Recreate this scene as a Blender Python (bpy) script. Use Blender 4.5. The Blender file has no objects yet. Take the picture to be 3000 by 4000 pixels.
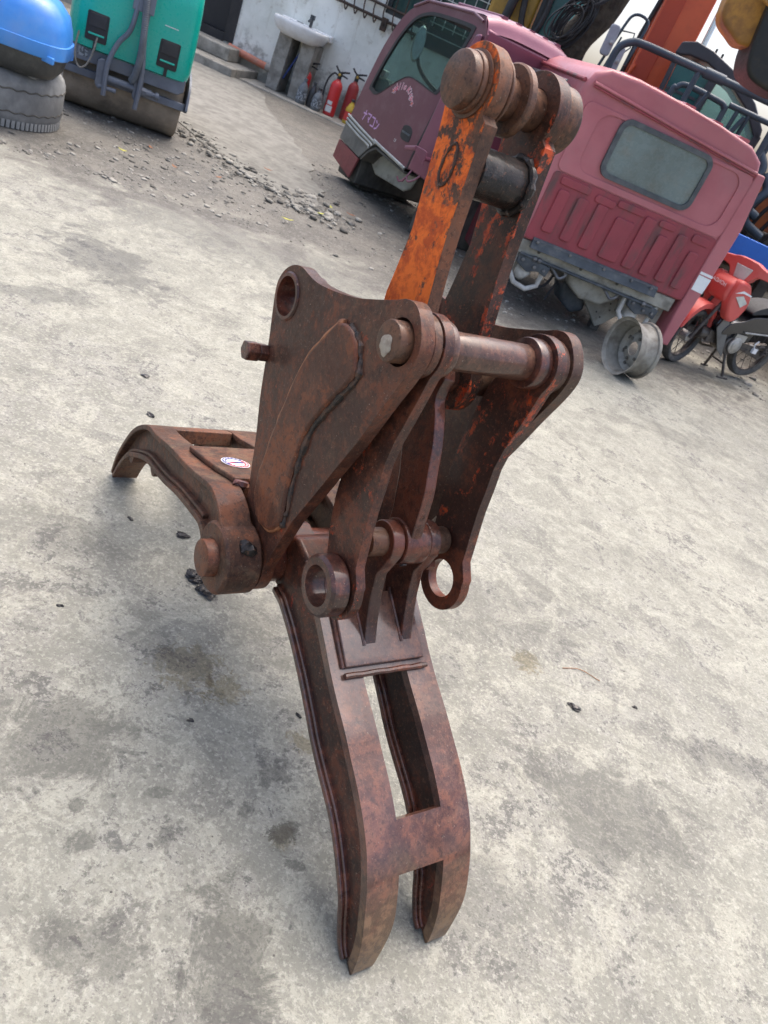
import bpy, bmesh, math, random
from mathutils import Vector, Matrix
from mathutils.geometry import tessellate_polygon
random.seed(7)
PI = math.pi
rad = math.radians
scene = bpy.context.scene

# ------------------------------------------------------------------ camera
PITCH, ROLL, CAM_H = 30.0, 24.8, 1.4
cp, sp, cr, sr = math.cos(rad(PITCH)), math.sin(rad(PITCH)), math.cos(rad(ROLL)), math.sin(rad(ROLL))
fwd = Vector((0, cp, -sp)); dwn = Vector((0, -sp, -cp)); xax = Vector((1, 0, 0))
Uimg = cr * xax - sr * dwn
Vimg = sr * xax + cr * dwn
cam_data = bpy.data.cameras.new('camera')
cam = bpy.data.objects.new('camera', cam_data)
scene.collection.objects.link(cam)
m3 = Matrix((Uimg, -Vimg, -fwd)).transposed()
cam.matrix_world = Matrix.Translation((0, 0, CAM_H)) @ m3.to_4x4()
cam_data.sensor_fit = 'VERTICAL'
cam_data.sensor_height = 36.0
cam_data.lens = 36.0 * 3002.0 / 4000.0
cam_data.clip_start = 0.05
cam_data.clip_end = 2000
cam_data.dof.use_dof = True
cam_data.dof.focus_distance = 1.75
cam_data.dof.aperture_fstop = 9.0
scene.camera = cam

# ------------------------------------------------------------------ world, sun, exposure
SUN_EL, SUN_AZ = 70.0, 12.0      # azimuth: compass direction the light comes from (0 = +Y, clockwise)
world = bpy.data.worlds.new('World')
scene.world = world
world.use_nodes = True
wn = world.node_tree.nodes; wl = world.node_tree.links
bg = wn['Background']
sky = wn.new('ShaderNodeTexSky')
sky.sky_type = 'NISHITA'
sky.sun_disc = False
sky.sun_elevation = rad(SUN_EL)
sky.sun_rotation = rad(SUN_AZ)
sky.air_density = 0.75
sky.dust_density = 6.0
sky.ozone_density = 0.5
wl.new(sky.outputs[0], bg.inputs[0])
bg.inputs[1].default_value = 0.15
sun_data = bpy.data.lights.new('sun', 'SUN')
sun_data.energy = 0.55
sun_data.angle = rad(70)
sun_data.color = (1.0, 0.98, 0.95)
sun = bpy.data.objects.new('sun', sun_data)
scene.collection.objects.link(sun)
sdir = Vector((math.sin(rad(SUN_AZ)) * math.cos(rad(SUN_EL)), math.cos(rad(SUN_AZ)) * math.cos(rad(SUN_EL)), math.sin(rad(SUN_EL))))
sun.rotation_euler = (-sdir).to_track_quat('-Z', 'Y').to_euler()
sun.location = sdir * 30
scene.view_settings.view_transform = 'Standard'
scene.view_settings.look = 'None'
scene.view_settings.gamma = 1.0
scene.view_settings.exposure = 1.42
scene.render.engine = 'CYCLES'

# ------------------------------------------------------------------ helpers
def cat(p, n=6, closed=False):
    """Catmull-Rom through points"""
    P = [Vector(q) for q in p]; out = []
    N = len(P)
    rng = range(N) if closed else range(N - 1)
    for i in rng:
        p0 = P[(i - 1) % N] if (closed or i > 0) else P[0] * 2 - P[1]
        p1 = P[i]; p2 = P[(i + 1) % N]
        p3 = P[(i + 2) % N] if (closed or i < N - 2) else P[-1] * 2 - P[-2]
        for k in range(n):
            t = k / n
            out.append(0.5 * ((2 * p1) + (p2 - p0) * t + (2 * p0 - 5 * p1 + 4 * p2 - p3) * t * t + (3 * p1 - p0 - 3 * p2 + p3) * t ** 3))
    if not closed: out.append(P[-1].copy())
    return out

def arc(c, r, a0, a1, n=12):
    return [(c[0] + r * math.cos(rad(a0 + (a1 - a0) * i / n)), c[1] + r * math.sin(rad(a0 + (a1 - a0) * i / n))) for i in range(n + 1)]

def circ(c, r, n=32):
    return [(c[0] + r * math.cos(2 * PI * i / n), c[1] + r * math.sin(2 * PI * i / n)) for i in range(n)]

def rrect(x0, x1, z0, z1, r, n=5):
    o = []
    for cx, cz, a in ((x1 - r, z1 - r, 0), (x0 + r, z1 - r, 90), (x0 + r, z0 + r, 180), (x1 - r, z0 + r, 270)):
        o += arc((cx, cz), r, a, a + 90, n)
    return o

XZ = lambda u, v, w: (u, w, v)      # profile in x-z, extruded along y
XY = lambda u, v, w: (u, v, w)
YZ = lambda u, v, w: (w, u, v)

def prism(outer, w0, w1, holes=(), mp=XZ):
    loops = [[(q[0], q[1]) for q in outer]] + [[(q[0], q[1]) for q in h] for h in holes]
    flat = [q for l in loops for q in l]; n = len(flat)
    V = [mp(u, v, w0) for u, v in flat] + [mp(u, v, w1) for u, v in flat]
    F = []
    if len(loops) == 1:
        F.append(tuple(range(n))); F.append(tuple(range(2 * n - 1, n - 1, -1)))
    else:
        for t in tessellate_polygon([[Vector((u, v, 0)) for u, v in l] for l in loops]):
            F.append(tuple(t)); F.append(tuple(n + i for i in reversed(t)))
    k = 0
    for l in loops:
        m = len(l)
        for i in range(m):
            j = (i + 1) % m
            F.append((k + i, k + j, n + k + j, n + k + i))
        k += m
    return V, F

def box(x0, x1, y0, y1, z0, z1):
    V = [(x, y, z) for x in (x0, x1) for y in (y0, y1) for z in (z0, z1)]
    return V, [(0, 1, 3, 2), (4, 6, 7, 5), (0, 4, 5, 1), (2, 3, 7, 6), (0, 2, 6, 4), (1, 5, 7, 3)]

def tube(path, r, n=12, caps=True, closed=False):
    P = [Vector(p) for p in path]; N = len(P)
    R = r if isinstance(r, (list, tuple)) else [r] * N
    V = []; F = []
    prev = None
    for i in range(N):
        if closed: t = (P[(i + 1) % N] - P[(i - 1) % N])
        else: t = P[min(i + 1, N - 1)] - P[max(i - 1, 0)]
        t.normalize()
        if prev is None:
            u = t.orthogonal().normalized()
        else:
            u = (prev - t * prev.dot(t)).normalized()
        prev = u; w = t.cross(u)
        for k in range(n):
            a = 2 * PI * k / n
            V.append(tuple(P[i] + (u * math.cos(a) + w * math.sin(a)) * R[i]))
    for i in range(N if closed else N - 1):
        j = (i + 1) % N
        for k in range(n):
            l = (k + 1) % n
            F.append((i * n + k, i * n + l, j * n + l, j * n + k))
    if caps and not closed:
        F.append(tuple(range(n - 1, -1, -1))); F.append(tuple((N - 1) * n + k for k in range(n)))
    return V, F

def lathe(prof, o=(0, 0, 0), ax=(0, 0, 1), n=32, closed=False):
    """prof: list of (radius, height along axis). closed: profile is a loop (ring)"""
    o = Vector(o); ax = Vector(ax).normalized(); u = ax.orthogonal().normalized(); w = ax.cross(u)
    V = []; F = []; N = len(prof)
    for r, h in prof:
        for k in range(n):
            a = 2 * PI * k / n
            V.append(tuple(o + ax * h + (u * math.cos(a) + w * math.sin(a)) * max(r, 1e-5)))
    for i in range(N if closed else N - 1):
        j = (i + 1) % N
        for k in range(n):
            l = (k + 1) % n
            F.append((i * n + k, i * n + l, j * n + l, j * n + k))
    if not closed:
        if prof[0][0] > 1e-4: F.append(tuple(range(n - 1, -1, -1)))
        if prof[-1][0] > 1e-4: F.append(tuple((N - 1) * n + k for k in range(n)))
    return V, F

def cyl(o, ax, r, h0, h1, n=32, ch=0.0):
    if ch: return lathe([(r - ch, h0), (r - ch * .3, h0 + ch * .3), (r, h0 + ch), (r, h1 - ch), (r - ch * .3, h1 - ch * .3), (r - ch, h1)], o, ax, n)
    return lathe([(r, h0), (r, h1)], o, ax, n)

def ring(o, ax, ri, ro, h0, h1, n=32, ch=0.003):
    return lathe([(ri, h0), (ro - ch, h0), (ro, h0 + ch), (ro, h1 - ch), (ro - ch, h1), (ri, h1)], o, ax, n, closed=True)

def join(*vf):
    V = []; F = []
    for v, f in vf:
        k = len(V); V += list(v); F += [tuple(i + k for i in q) for q in f]
    return V, F

def xf(vf, M):
    return [tuple(M @ Vector(v)) for v in vf[0]], vf[1]

def mirror_x(vf):
    return [(-x, y, z) for x, y, z in vf[0]], [tuple(reversed(f)) for f in vf[1]]

def mk(name, vf, mat, parent=None, bevel=0.0, seg=2, smooth=35, sub=0, normals=True):
    me = bpy.data.meshes.new(name)
    bm = bmesh.new()
    vs = [bm.verts.new(v) for v in vf[0]]
    for f in vf[1]:
        try: bm.faces.new([vs[i] for i in f])
        except ValueError: pass
    if normals: bmesh.ops.recalc_face_normals(bm, faces=bm.faces)
    for f in bm.faces: f.smooth = True
    for e in bm.edges:
        if len(e.link_faces) == 2 and e.calc_face_angle(0) > rad(smooth): e.smooth = False
    bm.to_mesh(me); bm.free()
    if mat: me.materials.append(mat)
    ob = bpy.data.objects.new(name, me)
    scene.collection.objects.link(ob)
    if parent: ob.parent = parent
    if bevel:
        b = ob.modifiers.new('bevel', 'BEVEL'); b.width = bevel; b.segments = seg
        b.limit_method = 'ANGLE'; b.angle_limit = rad(40); b.use_clamp_overlap = True
        for e in me.edges: e.use_edge_sharp = False
    if sub:
        s = ob.modifiers.new('subd', 'SUBSURF'); s.levels = sub; s.render_levels = sub
    if bevel:
        w = ob.modifiers.new('wn', 'WEIGHTED_NORMAL'); w.keep_sharp = True
    return ob

def tag(o, label, category, group=None):
    o['label'] = label; o['category'] = category
    if group: o['group'] = group
    return o

class Thing:
    def __init__(s, name, label, category, loc=(0, 0, 0), rz=0.0, group=None, rot=None):
        s.o = bpy.data.objects.new(name, None); scene.collection.objects.link(s.o)
        s.o.empty_display_size = .1
        s.o.location = loc; s.o.rotation_euler = rot if rot else (0, 0, rz)
        tag(s.o, label, category, group)
    def add(s, name, vf, mat, parent=None, label=None, **kw):
        o = mk(name, vf, mat, parent or s.o, **kw)
        if label: o['label'] = label
        return o

def structure(o): o['kind'] = 'structure'; return o

def blob(c, r, seed=0, rough=.35, sub=2, sq=(1, 1, 1)):
    bm = bmesh.new(); bmesh.ops.create_icosphere(bm, subdivisions=sub, radius=1.0)
    rnd = random.Random(seed); ph = [rnd.uniform(0, 6.3) for _ in range(9)]
    V = []
    for v in bm.verts:
        p = v.co
        k = 1 + rough * (math.sin(p.x * 2.3 + ph[0]) * math.sin(p.y * 2.7 + ph[1]) + .6 * math.sin(p.z * 4.1 + ph[2]) * math.sin(p.x * 5 + ph[3]) + .4 * math.sin(p.y * 8 + ph[4]) * math.sin(p.z * 7 + ph[5]))
        V.append((c[0] + p.x * k * r * sq[0], c[1] + p.y * k * r * sq[1], c[2] + p.z * k * r * sq[2]))
    F = [tuple(v.index for v in f.verts) for f in bm.faces]
    bm.free()
    return V, F

# ------------------------------------------------------------------ materials
def newmat(name):
    m = bpy.data.materials.new(name); m.use_nodes = True
    nt = m.node_tree; b = nt.nodes['Principled BSDF']
    return m, nt, b

class G:
    """tiny node-graph helper"""
    def __init__(s, nt, coord='Object'):
        s.nt = nt; s.tc = nt.nodes.new('ShaderNodeTexCoord'); s.co = s.tc.outputs[coord]
    def noise(s, scale, detail=6, rough=.6, vec=None, dist=0, w=None):
        n = s.nt.nodes.new('ShaderNodeTexNoise'); n.inputs['Scale'].default_value = scale
        n.inputs['Detail'].default_value = detail; n.inputs['Roughness'].default_value = rough
        n.inputs['Distortion'].default_value = dist
        s.nt.links.new(vec or s.co, n.inputs['Vector']); return n.outputs[0]
    def vor(s, scale, vec=None, feature='F1', rnd=1.0):
        n = s.nt.nodes.new('ShaderNodeTexVoronoi'); n.feature = feature; n.inputs['Scale'].default_value = scale
        n.inputs['Randomness'].default_value = rnd
        s.nt.links.new(vec or s.co, n.inputs['Vector']); return n.outputs[0]
    def mapv(s, loc=(0, 0, 0), rot=(0, 0, 0), sc=(1, 1, 1), vec=None):
        n = s.nt.nodes.new('ShaderNodeMapping'); n.inputs['Location'].default_value = loc; n.inputs['Rotation'].default_value = rot; n.inputs['Scale'].default_value = sc
        s.nt.links.new(vec or s.co, n.inputs['Vector']); return n.outputs[0]
    def step(s, v, lo, hi):
        n = s.nt.nodes.new('ShaderNodeMapRange'); n.interpolation_type = 'SMOOTHSTEP'
        n.inputs[1].default_value = lo; n.inputs[2].default_value = hi
        s.nt.links.new(v, n.inputs[0]); return n.outputs[0]
    def rng(s, v, a, b, c, d):
        n = s.nt.nodes.new('ShaderNodeMapRange')
        for i, q in enumerate((a, b, c, d)): n.inputs[i + 1].default_value = q
        s.nt.links.new(v, n.inputs[0]); return n.outputs[0]
    def math(s, op, a, b=None):
        n = s.nt.nodes.new('ShaderNodeMath'); n.operation = op
        for i, q in enumerate((a, b)):
            if q is None: continue
            if isinstance(q, (int, float)): n.inputs[i].default_value = q
            else: s.nt.links.new(q, n.inputs[i])
        return n.outputs[0]
    def mix(s, f, a, b, mode='MIX'):
        n = s.nt.nodes.new('ShaderNodeMix'); n.data_type = 'RGBA'; n.blend_type = mode
        for i, q in ((0, f), (6, a), (7, b)):
            if isinstance(q, (int, float)): n.inputs[i].default_value = q
            elif isinstance(q, tuple): n.inputs[i].default_value = (*q, 1)
            else: s.nt.links.new(q, n.inputs[i])
        return n.outputs[2]
    def bump(s, b, h, strength=.3, dist=.01):
        n = s.nt.nodes.new('ShaderNodeBump'); n.inputs['Strength'].default_value = strength; n.inputs['Distance'].default_value = dist
        s.nt.links.new(h, n.inputs['Height']); s.nt.links.new(n.outputs[0], b.inputs['Normal'])
    def link(s, a, b): s.nt.links.new(a, b)
    def normal_obj(s):
        g = s.nt.nodes.new('ShaderNodeSeparateXYZ'); s.nt.links.new(s.tc.outputs['Normal'], g.inputs[0]); return g.outputs
    def xyz(s, vec=None):
        g = s.nt.nodes.new('ShaderNodeSeparateXYZ'); s.nt.links.new(vec or s.co, g.inputs[0]); return g.outputs

def rust(name, dark=(.035, .018, .013), mid=(.085, .034, .021), red=(.17, .05, .022), cover=0.0, paint=(.75, .13, .012), face=None,
         rough=(.28, .55), scale=1.0, speck=.6, grey=0.0, edge=0.25, bump=.35, wet=0.0, patch=(.105, .082, .058), tips=0.0):
    m, nt, b = newmat(name); g = G(nt)
    n1 = g.noise(6 * scale, 9, .68, dist=.5); n2 = g.noise(36 * scale, 9, .74, dist=.3); n3 = g.noise(140, 5, .75); n4 = g.noise(3.1, 6, .65, vec=g.mapv((3, 7, 1)))
    c = g.mix(g.step(g.math('ADD', g.math('MULTIPLY', n1, .6), g.math('MULTIPLY', n2, .4)), .44, .56), tuple(q * .8 for q in dark), mid)
    c = g.mix(g.math('MULTIPLY', g.step(g.math('ADD', g.math('MULTIPLY', n2, .6), g.math('MULTIPLY', n1, .4)), .505, .575), .6), c, red)
    if grey:
        gv = g.math('ADD', g.math('MULTIPLY', g.noise(4.5, 8, .7, vec=g.mapv((9, 2, 4))), .65), g.math('MULTIPLY', n2, .35))
        c = g.mix(g.math('MULTIPLY', g.step(gv, .49, .57), grey), c, patch)
    c = g.mix(g.math('MULTIPLY', g.step(n3, .54, .66), speck * .8), c, (.2, .085, .045))
    c = g.mix(g.math('MULTIPLY', g.step(g.noise(85, 6, .75, vec=g.mapv((5, 5, 5))), .54, .60), .5), c, (.016, .009, .007))
    c = g.mix(g.math('MULTIPLY', g.step(g.noise(210, 3, .7, vec=g.mapv((2, 5, 1))), .66, .72), .5), c, (.42, .34, .26))
    if tips:
        tz = g.math('SUBTRACT', 1, g.step(g.math('ADD', g.xyz()[2], g.math('MULTIPLY', g.math('SUBTRACT', n1, .5), .35)), .06, .22))
        c = g.mix(g.math('MULTIPLY', tz, tips), c, g.mix(g.step(n2, .44, .58), (.10, .06, .032), (.20, .125, .065)))
    if cover > 0:
        st = g.mapv((1, 2, 3), (0, 0, 0), (1.0, 1.0, .5))
        pm = g.noise(12, 11, .74, vec=st, dist=.7)
        pm2 = g.noise(55, 7, .78)
        v = g.math('ADD', g.math('MULTIPLY', pm, .62), g.math('MULTIPLY', pm2, .38))
        t = .5 + (0.5 - cover) * .3
        mask = g.step(v, t - .02, t + .022)
        if face is not None:
            nn = g.normal_obj()[face[0]]
            fm = g.step(nn if face[1] > 0 else g.math('MULTIPLY', nn, -1), .6, .9)
            t2 = .5 + (0.5 - edge) * .3
            mask2 = g.step(v, t2 - .01, t2 + .02)
            mx = nt.nodes.new('ShaderNodeMix'); nt.links.new(fm, mx.inputs[0]); nt.links.new(mask2, mx.inputs[2]); nt.links.new(mask, mx.inputs[3])
            mask = mx.outputs[0]
        pc = g.mix(g.step(n2, .42, .6), paint, (paint[0] * .6, paint[1] * .5, paint[2] * .9))
        c = g.mix(mask, c, pc)
        h = g.math('ADD', g.math('MULTIPLY', mask, .5), g.math('MULTIPLY', n2, .8))
    else:
        h = g.math('ADD', g.math('MULTIPLY', n2, .9), g.math('MULTIPLY', n3, .4))
    g.link(c, b.inputs['Base Color'])
    g.link(g.rng(g.math('ADD', g.math('MULTIPLY', n4, .5), g.math('MULTIPLY', n2, .5)), .4, .6, rough[0] + .12, rough[1] + .18), b.inputs['Roughness'])
    b.inputs['Specular IOR Level'].default_value = .3
    if wet:
        g.link(g.math('MULTIPLY', g.rng(n4, .4, .58, .35, 1.0), wet), b.inputs['Coat Weight']); b.inputs['Coat Roughness'].default_value = .13; b.inputs['Coat IOR'].default_value = 1.6
    g.bump(b, h, bump, .005)
    return m

def surf(name, c1, c2=None, scale=6, rough=.5, metal=0.0, bump=.05, bscale=40, coat=0.0, dirt=0.0, dirtc=(.12, .1, .08), lo=.4, hi=.65, r2=None, dscale=9, bdist=.003, dstretch=(1, 1, 1)):
    m, nt, b = newmat(name); g = G(nt)
    c2 = c2 or tuple(q * .75 for q in c1)
    n1 = g.noise(scale, 7, .62)
    c = g.mix(g.step(n1, lo, hi), c1, c2)
    n2 = g.noise(bscale, 6, .65)
    if dirt:
        dv = g.noise(dscale, 9, .68, vec=g.mapv((4, 8, 2), (0, 0, 0), dstretch))
        c = g.mix(g.math('MULTIPLY', g.step(dv, .47, .68), dirt), c, dirtc)
    g.link(c, b.inputs['Base Color'])
    r2 = r2 if r2 is not None else min(1, rough + .15)
    g.link(g.rng(n2, .35, .65, rough, r2), b.inputs['Roughness'])
    b.inputs['Metallic'].default_value = metal
    b.inputs['Coat Weight'].default_value = coat
    b.inputs['Coat Roughness'].default_value = .12
    if bump: g.bump(b, n2, bump, bdist)
    return m

def glass(name, tint=(.6, .75, .72), rough=.03, dirt=.25, alpha=.35, dirtc=(.25, .25, .22)):
    """thin pane: reflective, partly see-through, dusty"""
    m, nt, b = newmat(name); g = G(nt)
    out = nt.nodes['Material Output']
    tr = nt.nodes.new('ShaderNodeBsdfTransparent'); tr.inputs[0].default_value = (*tint, 1)
    b.inputs['Base Color'].default_value = (*dirtc, 1)
    b.inputs['Roughness'].default_value = rough
    b.inputs['Specular IOR Level'].default_value = .6
    mx = nt.nodes.new('ShaderNodeMixShader')
    n = g.noise(7, 8, .65)
    g.link(g.rng(n, .3, .7, max(0, alpha - dirt * .5), min(1, alpha + dirt * .5)), mx.inputs[0])
    nt.links.new(tr.outputs[0], mx.inputs[1]); nt.links.new(b.outputs[0], mx.inputs[2])
    nt.links.new(mx.outputs[0], out.inputs[0])
    return m

M = {}
M['rust'] = rust('rusted steel', dark=(.06, .023, .014), mid=(.11, .037, .020), red=(.175, .05, .020), grey=.42, cover=.10, paint=(.5, .085, .015), wet=.22, patch=(.10, .072, .046))
M['rust_pad'] = rust('rusted pad steel', dark=(.085, .03, .016), mid=(.145, .047, .022), red=(.23, .066, .022), grey=.25, cover=.10, paint=(.55, .09, .012), wet=.2)
M['rust_wet'] = rust('wet rusted steel', dark=(.048, .016, .011), mid=(.1, .029, .017), red=(.165, .042, .019), rough=(.18, .4), grey=.12, bump=.3, wet=.6)
M['rust_jaw'] = rust('wet worn jaw steel', dark=(.08, .033, .024), mid=(.125, .05, .033), red=(.185, .068, .036), rough=(.22, .42), grey=.3, bump=.3, wet=1.0, patch=(.13, .085, .058), tips=.75)
M['rust_side'] = rust('jaw side steel', dark=(.032, .013, .009), mid=(.065, .022, .013), red=(.13, .033, .014), rough=(.3, .5), grey=.12, cover=.17, paint=(.36, .045, .014), wet=.25, patch=(.06, .043, .03))
M['rust_rear'] = rust('rear jaw steel', dark=(.07, .033, .02), mid=(.12, .052, .03), red=(.185, .064, .028), rough=(.4, .65), grey=.6, wet=.12, patch=(.12, .09, .058))
M['rust_flange'] = rust('wet edge strip steel', dark=(.055, .021, .015), mid=(.095, .034, .023), red=(.145, .046, .025), rough=(.1, .26), bump=.25, wet=1.0)
M['arm'] = rust('worn orange paint over rust', cover=.66, face=(1, -1), paint=(.8, .155, .016), dark=(.085, .045, .028), mid=(.15, .068, .038), red=(.2, .075, .035), edge=.2, rough=(.4, .6), grey=.3, wet=.05)
M['arm2'] = rust('greasy rust with orange flecks', cover=.35, paint=(.58, .08, .014), dark=(.03, .015, .01), mid=(.075, .031, .018), red=(.12, .04, .02), rough=(.25, .5), wet=.2)
M['hanger'] = rust('rust with orange flecks', cover=.30, paint=(.48, .07, .014), dark=(.048, .018, .012), mid=(.105, .034, .019), red=(.165, .046, .02), rough=(.24, .5), wet=.35)
M['pin'] = rust('worn pin steel', dark=(.065, .034, .022), mid=(.115, .056, .033), red=(.165, .068, .033), rough=(.3, .5), cover=.16, paint=(.6, .1, .016), wet=.2, grey=.35)
M['tube'] = rust('bare rusted tube', dark=(.09, .039, .025), mid=(.145, .058, .036), red=(.195, .076, .039), rough=(.22, .4), grey=.25, bump=.2, wet=.5)
M['grease'] = rust('grease caked steel', dark=(.010, .009, .008), mid=(.03, .023, .019), red=(.055, .032, .022), rough=(.18, .45), bump=1.0, wet=.4, grey=.3, patch=(.1, .1, .095))
M['bead'] = surf('rusty weld bead', (.34, .135, .055), (.15, .058, .028), 45, .5, 0, .9, 130, bdist=.004)
M['weld'] = surf('dark weld bead', (.02, .016, .014), (.10, .05, .03), 55, .35, 0, .9, 120, bdist=.004)
M['mud'] = surf('dry mud', (.38, .33, .26), (.27, .22, .17), 60, .85, 0, .8, 90, bdist=.004)
# ------------------------------------------------------------------ ground
def ground_mat():
    m, nt, b = newmat('yard concrete'); g = G(nt)
    n_big = g.noise(.5, 6, .62); n_mid = g.noise(2.4, 9, .68, dist=.6); n_f = g.noise(13, 9, .72, dist=.4); n_ff = g.noise(62, 6, .76); n_s = g.noise(240, 4, .75)
    p = g.xyz()
    light = (.315, .314, .26); mid = (.21, .21, .176); dark = (.085, .084, .078)
    # patchy cement skin: light where the skin survives, darker aggregate where it is worn off
    wear = g.math('ADD', g.math('MULTIPLY', n_mid, .34), g.math('ADD', g.math('MULTIPLY', n_f, .38), g.math('MULTIPLY', n_ff, .28)))
    c = g.mix(g.step(wear, .455, .535), mid, light)
    film = g.math('ADD', g.math('MULTIPLY', n_big, .42), g.math('ADD', g.math('MULTIPLY', n_mid, .28), g.math('MULTIPLY', n_f, .30)))
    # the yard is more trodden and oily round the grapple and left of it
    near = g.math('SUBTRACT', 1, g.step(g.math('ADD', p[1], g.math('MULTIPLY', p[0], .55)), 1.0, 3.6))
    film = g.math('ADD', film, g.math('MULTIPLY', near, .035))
    c = g.mix(g.math('MULTIPLY', g.step(film, .475, .58), .7), c, g.mix(g.step(wear, .46, .55), (.105, .105, .097), (.23, .227, .205)))
    c = g.mix(g.math('MULTIPLY', g.step(wear, .53, .565), .8), c, dark)
    crm = g.math('ADD', g.math('MULTIPLY', g.noise(7.5, 11, .8, vec=g.mapv((11, 4, 0)), dist=.6), .7), g.math('MULTIPLY', n_ff, .3))
    c = g.mix(g.math('MULTIPLY', g.step(crm, .503, .545), .62), c, (.355, .352, .29))
    drk = g.math('ADD', g.math('MULTIPLY', g.noise(4.2, 11, .8, vec=g.mapv((1, 14, 0)), dist=.6), .65), g.math('MULTIPLY', n_f, .35))
    c = g.mix(g.math('MULTIPLY', g.step(drk, .512, .56), .6), c, (.12, .118, .103))
    c = g.mix(g.math('MULTIPLY', g.step(n_ff, .51, .59), .52), c, (.09, .09, .078))
    c = g.mix(g.math('MULTIPLY', g.step(g.noise(85, 5, .76, vec=g.mapv((3, 1, 0))), .535, .60), .5), c, (.42, .418, .355))
    c = g.mix(g.math('MULTIPLY', g.step(n_s, .60, .68), .6), c, (.09, .088, .08))
    # ragged damp / oily patches, plus painted shade under the two cabs
    wet = None
    wn_ = g.math('ADD', g.math('MULTIPLY', g.math('SUBTRACT', g.noise(8, 10, .76, vec=g.mapv((7, 3, 0)), dist=1.0), .5), 4.6), g.math('MULTIPLY', g.math('SUBTRACT', n_ff, .5), .9))
    wn2 = g.math('MULTIPLY', g.math('SUBTRACT', g.noise(34, 8, .74, vec=g.mapv((2, 9, 0)), dist=.8), .5), 4.6)
    stains_and_shade = [(-3.3, 10.2, .9, 1.6, -30, .75), (-1.74, 3.50, .34, .22, -25, .8), (-1.66, 2.9, .2, .09, 40, .65), (-.40, 1.04, .15, .11, 20, .75), (.08, .75, .07, .14, 30, .8), (.87, 1.5, .24, .15, 15, .7),
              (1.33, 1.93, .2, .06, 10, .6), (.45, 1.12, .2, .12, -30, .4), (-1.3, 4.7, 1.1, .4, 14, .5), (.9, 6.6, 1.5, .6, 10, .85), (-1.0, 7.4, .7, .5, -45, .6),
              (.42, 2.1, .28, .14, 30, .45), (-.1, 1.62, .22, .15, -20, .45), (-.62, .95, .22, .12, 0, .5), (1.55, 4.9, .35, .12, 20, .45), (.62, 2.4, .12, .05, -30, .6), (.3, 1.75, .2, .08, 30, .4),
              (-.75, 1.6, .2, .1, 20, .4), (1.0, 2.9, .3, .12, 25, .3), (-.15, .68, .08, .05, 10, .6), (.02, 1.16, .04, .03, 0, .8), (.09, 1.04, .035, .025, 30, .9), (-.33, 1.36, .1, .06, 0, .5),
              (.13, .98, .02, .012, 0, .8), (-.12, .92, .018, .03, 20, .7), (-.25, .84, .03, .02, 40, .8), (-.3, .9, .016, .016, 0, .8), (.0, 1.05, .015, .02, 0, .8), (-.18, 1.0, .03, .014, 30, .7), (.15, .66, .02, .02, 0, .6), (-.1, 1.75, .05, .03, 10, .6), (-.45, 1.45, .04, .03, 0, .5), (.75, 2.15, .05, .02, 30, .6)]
    for x, y, rx, ry, a, amt in stains_and_shade:
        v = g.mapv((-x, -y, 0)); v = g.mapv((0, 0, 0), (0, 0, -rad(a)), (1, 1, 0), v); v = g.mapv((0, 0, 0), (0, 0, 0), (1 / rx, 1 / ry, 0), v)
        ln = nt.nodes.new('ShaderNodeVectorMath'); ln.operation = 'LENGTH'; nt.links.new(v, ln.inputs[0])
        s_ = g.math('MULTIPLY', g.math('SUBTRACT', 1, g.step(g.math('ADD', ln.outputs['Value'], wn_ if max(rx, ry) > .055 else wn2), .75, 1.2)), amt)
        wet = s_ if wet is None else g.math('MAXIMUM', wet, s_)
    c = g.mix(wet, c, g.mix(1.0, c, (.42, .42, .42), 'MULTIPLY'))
    for x, y, r in ((-.27, 1.34, .085), (-.17, 1.33, .05), (.60, 1.95, .05), (.055, 1.28, .035), (.09, 1.03, .03)):
        v = g.mapv((-x, -y, 0)); v = g.mapv((0, 0, 0), (0, 0, 0), (1 / r, 1 / r, 0), v)
        ln = nt.nodes.new('ShaderNodeVectorMath'); ln.operation = 'LENGTH'; nt.links.new(v, ln.inputs[0])
        s_ = g.math('MULTIPLY', g.math('SUBTRACT', 1, g.step(g.math('ADD', ln.outputs['Value'], wn2), .5, 1.2)), .6)
        c = g.mix(s_, c, g.mix(1.0, c, (.52, .43, .26), 'MULTIPLY'))
    # trodden earth towards the roller and the cabs
    d1 = g.math('SUBTRACT', p[1], g.math('ADD', g.math('MULTIPLY', p[0], .42), 5.35))
    d1 = g.math('ADD', d1, g.math('MULTIPLY', g.math('SUBTRACT', n_mid, .5), 3.6))
    d1 = g.math('ADD', d1, g.math('MULTIPLY', g.math('SUBTRACT', n_f, .5), 1.6))
    em = g.math('MULTIPLY', g.step(d1, -.2, .55), g.math('SUBTRACT', 1, g.step(p[0], 1.2, 2.2)))
    em2 = g.step(g.math('ADD', g.math('SUBTRACT', p[1], 7.6), g.math('MULTIPLY', g.math('SUBTRACT', n_mid, .5), 2.5)), -.1, .4)
    em = g.math('MAXIMUM', em, em2)
    earth = g.mix(g.step(n_mid, .40, .58), (.135, .126, .107), (.085, .08, .07))
    earth = g.mix(g.math('MULTIPLY', g.step(n_f, .50, .60), .5), earth, (.18, .172, .15))
    earth = g.mix(g.math('MULTIPLY', g.step(n_ff, .5, .6), .6), earth, (.05, .047, .041))
    earth = g.mix(g.math('MULTIPLY', g.step(g.noise(40, 7, .76), .55, .62), .6), earth, (.27, .262, .235))
    c = g.mix(g.math('MULTIPLY', em, .92), c, earth)
    g.link(c, b.inputs['Base Color'])
    r = g.math('SUBTRACT', g.rng(n_f, .3, .7, .85, .65), g.math('MULTIPLY', wet, .28))
    g.link(r, b.inputs['Roughness'])
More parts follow.
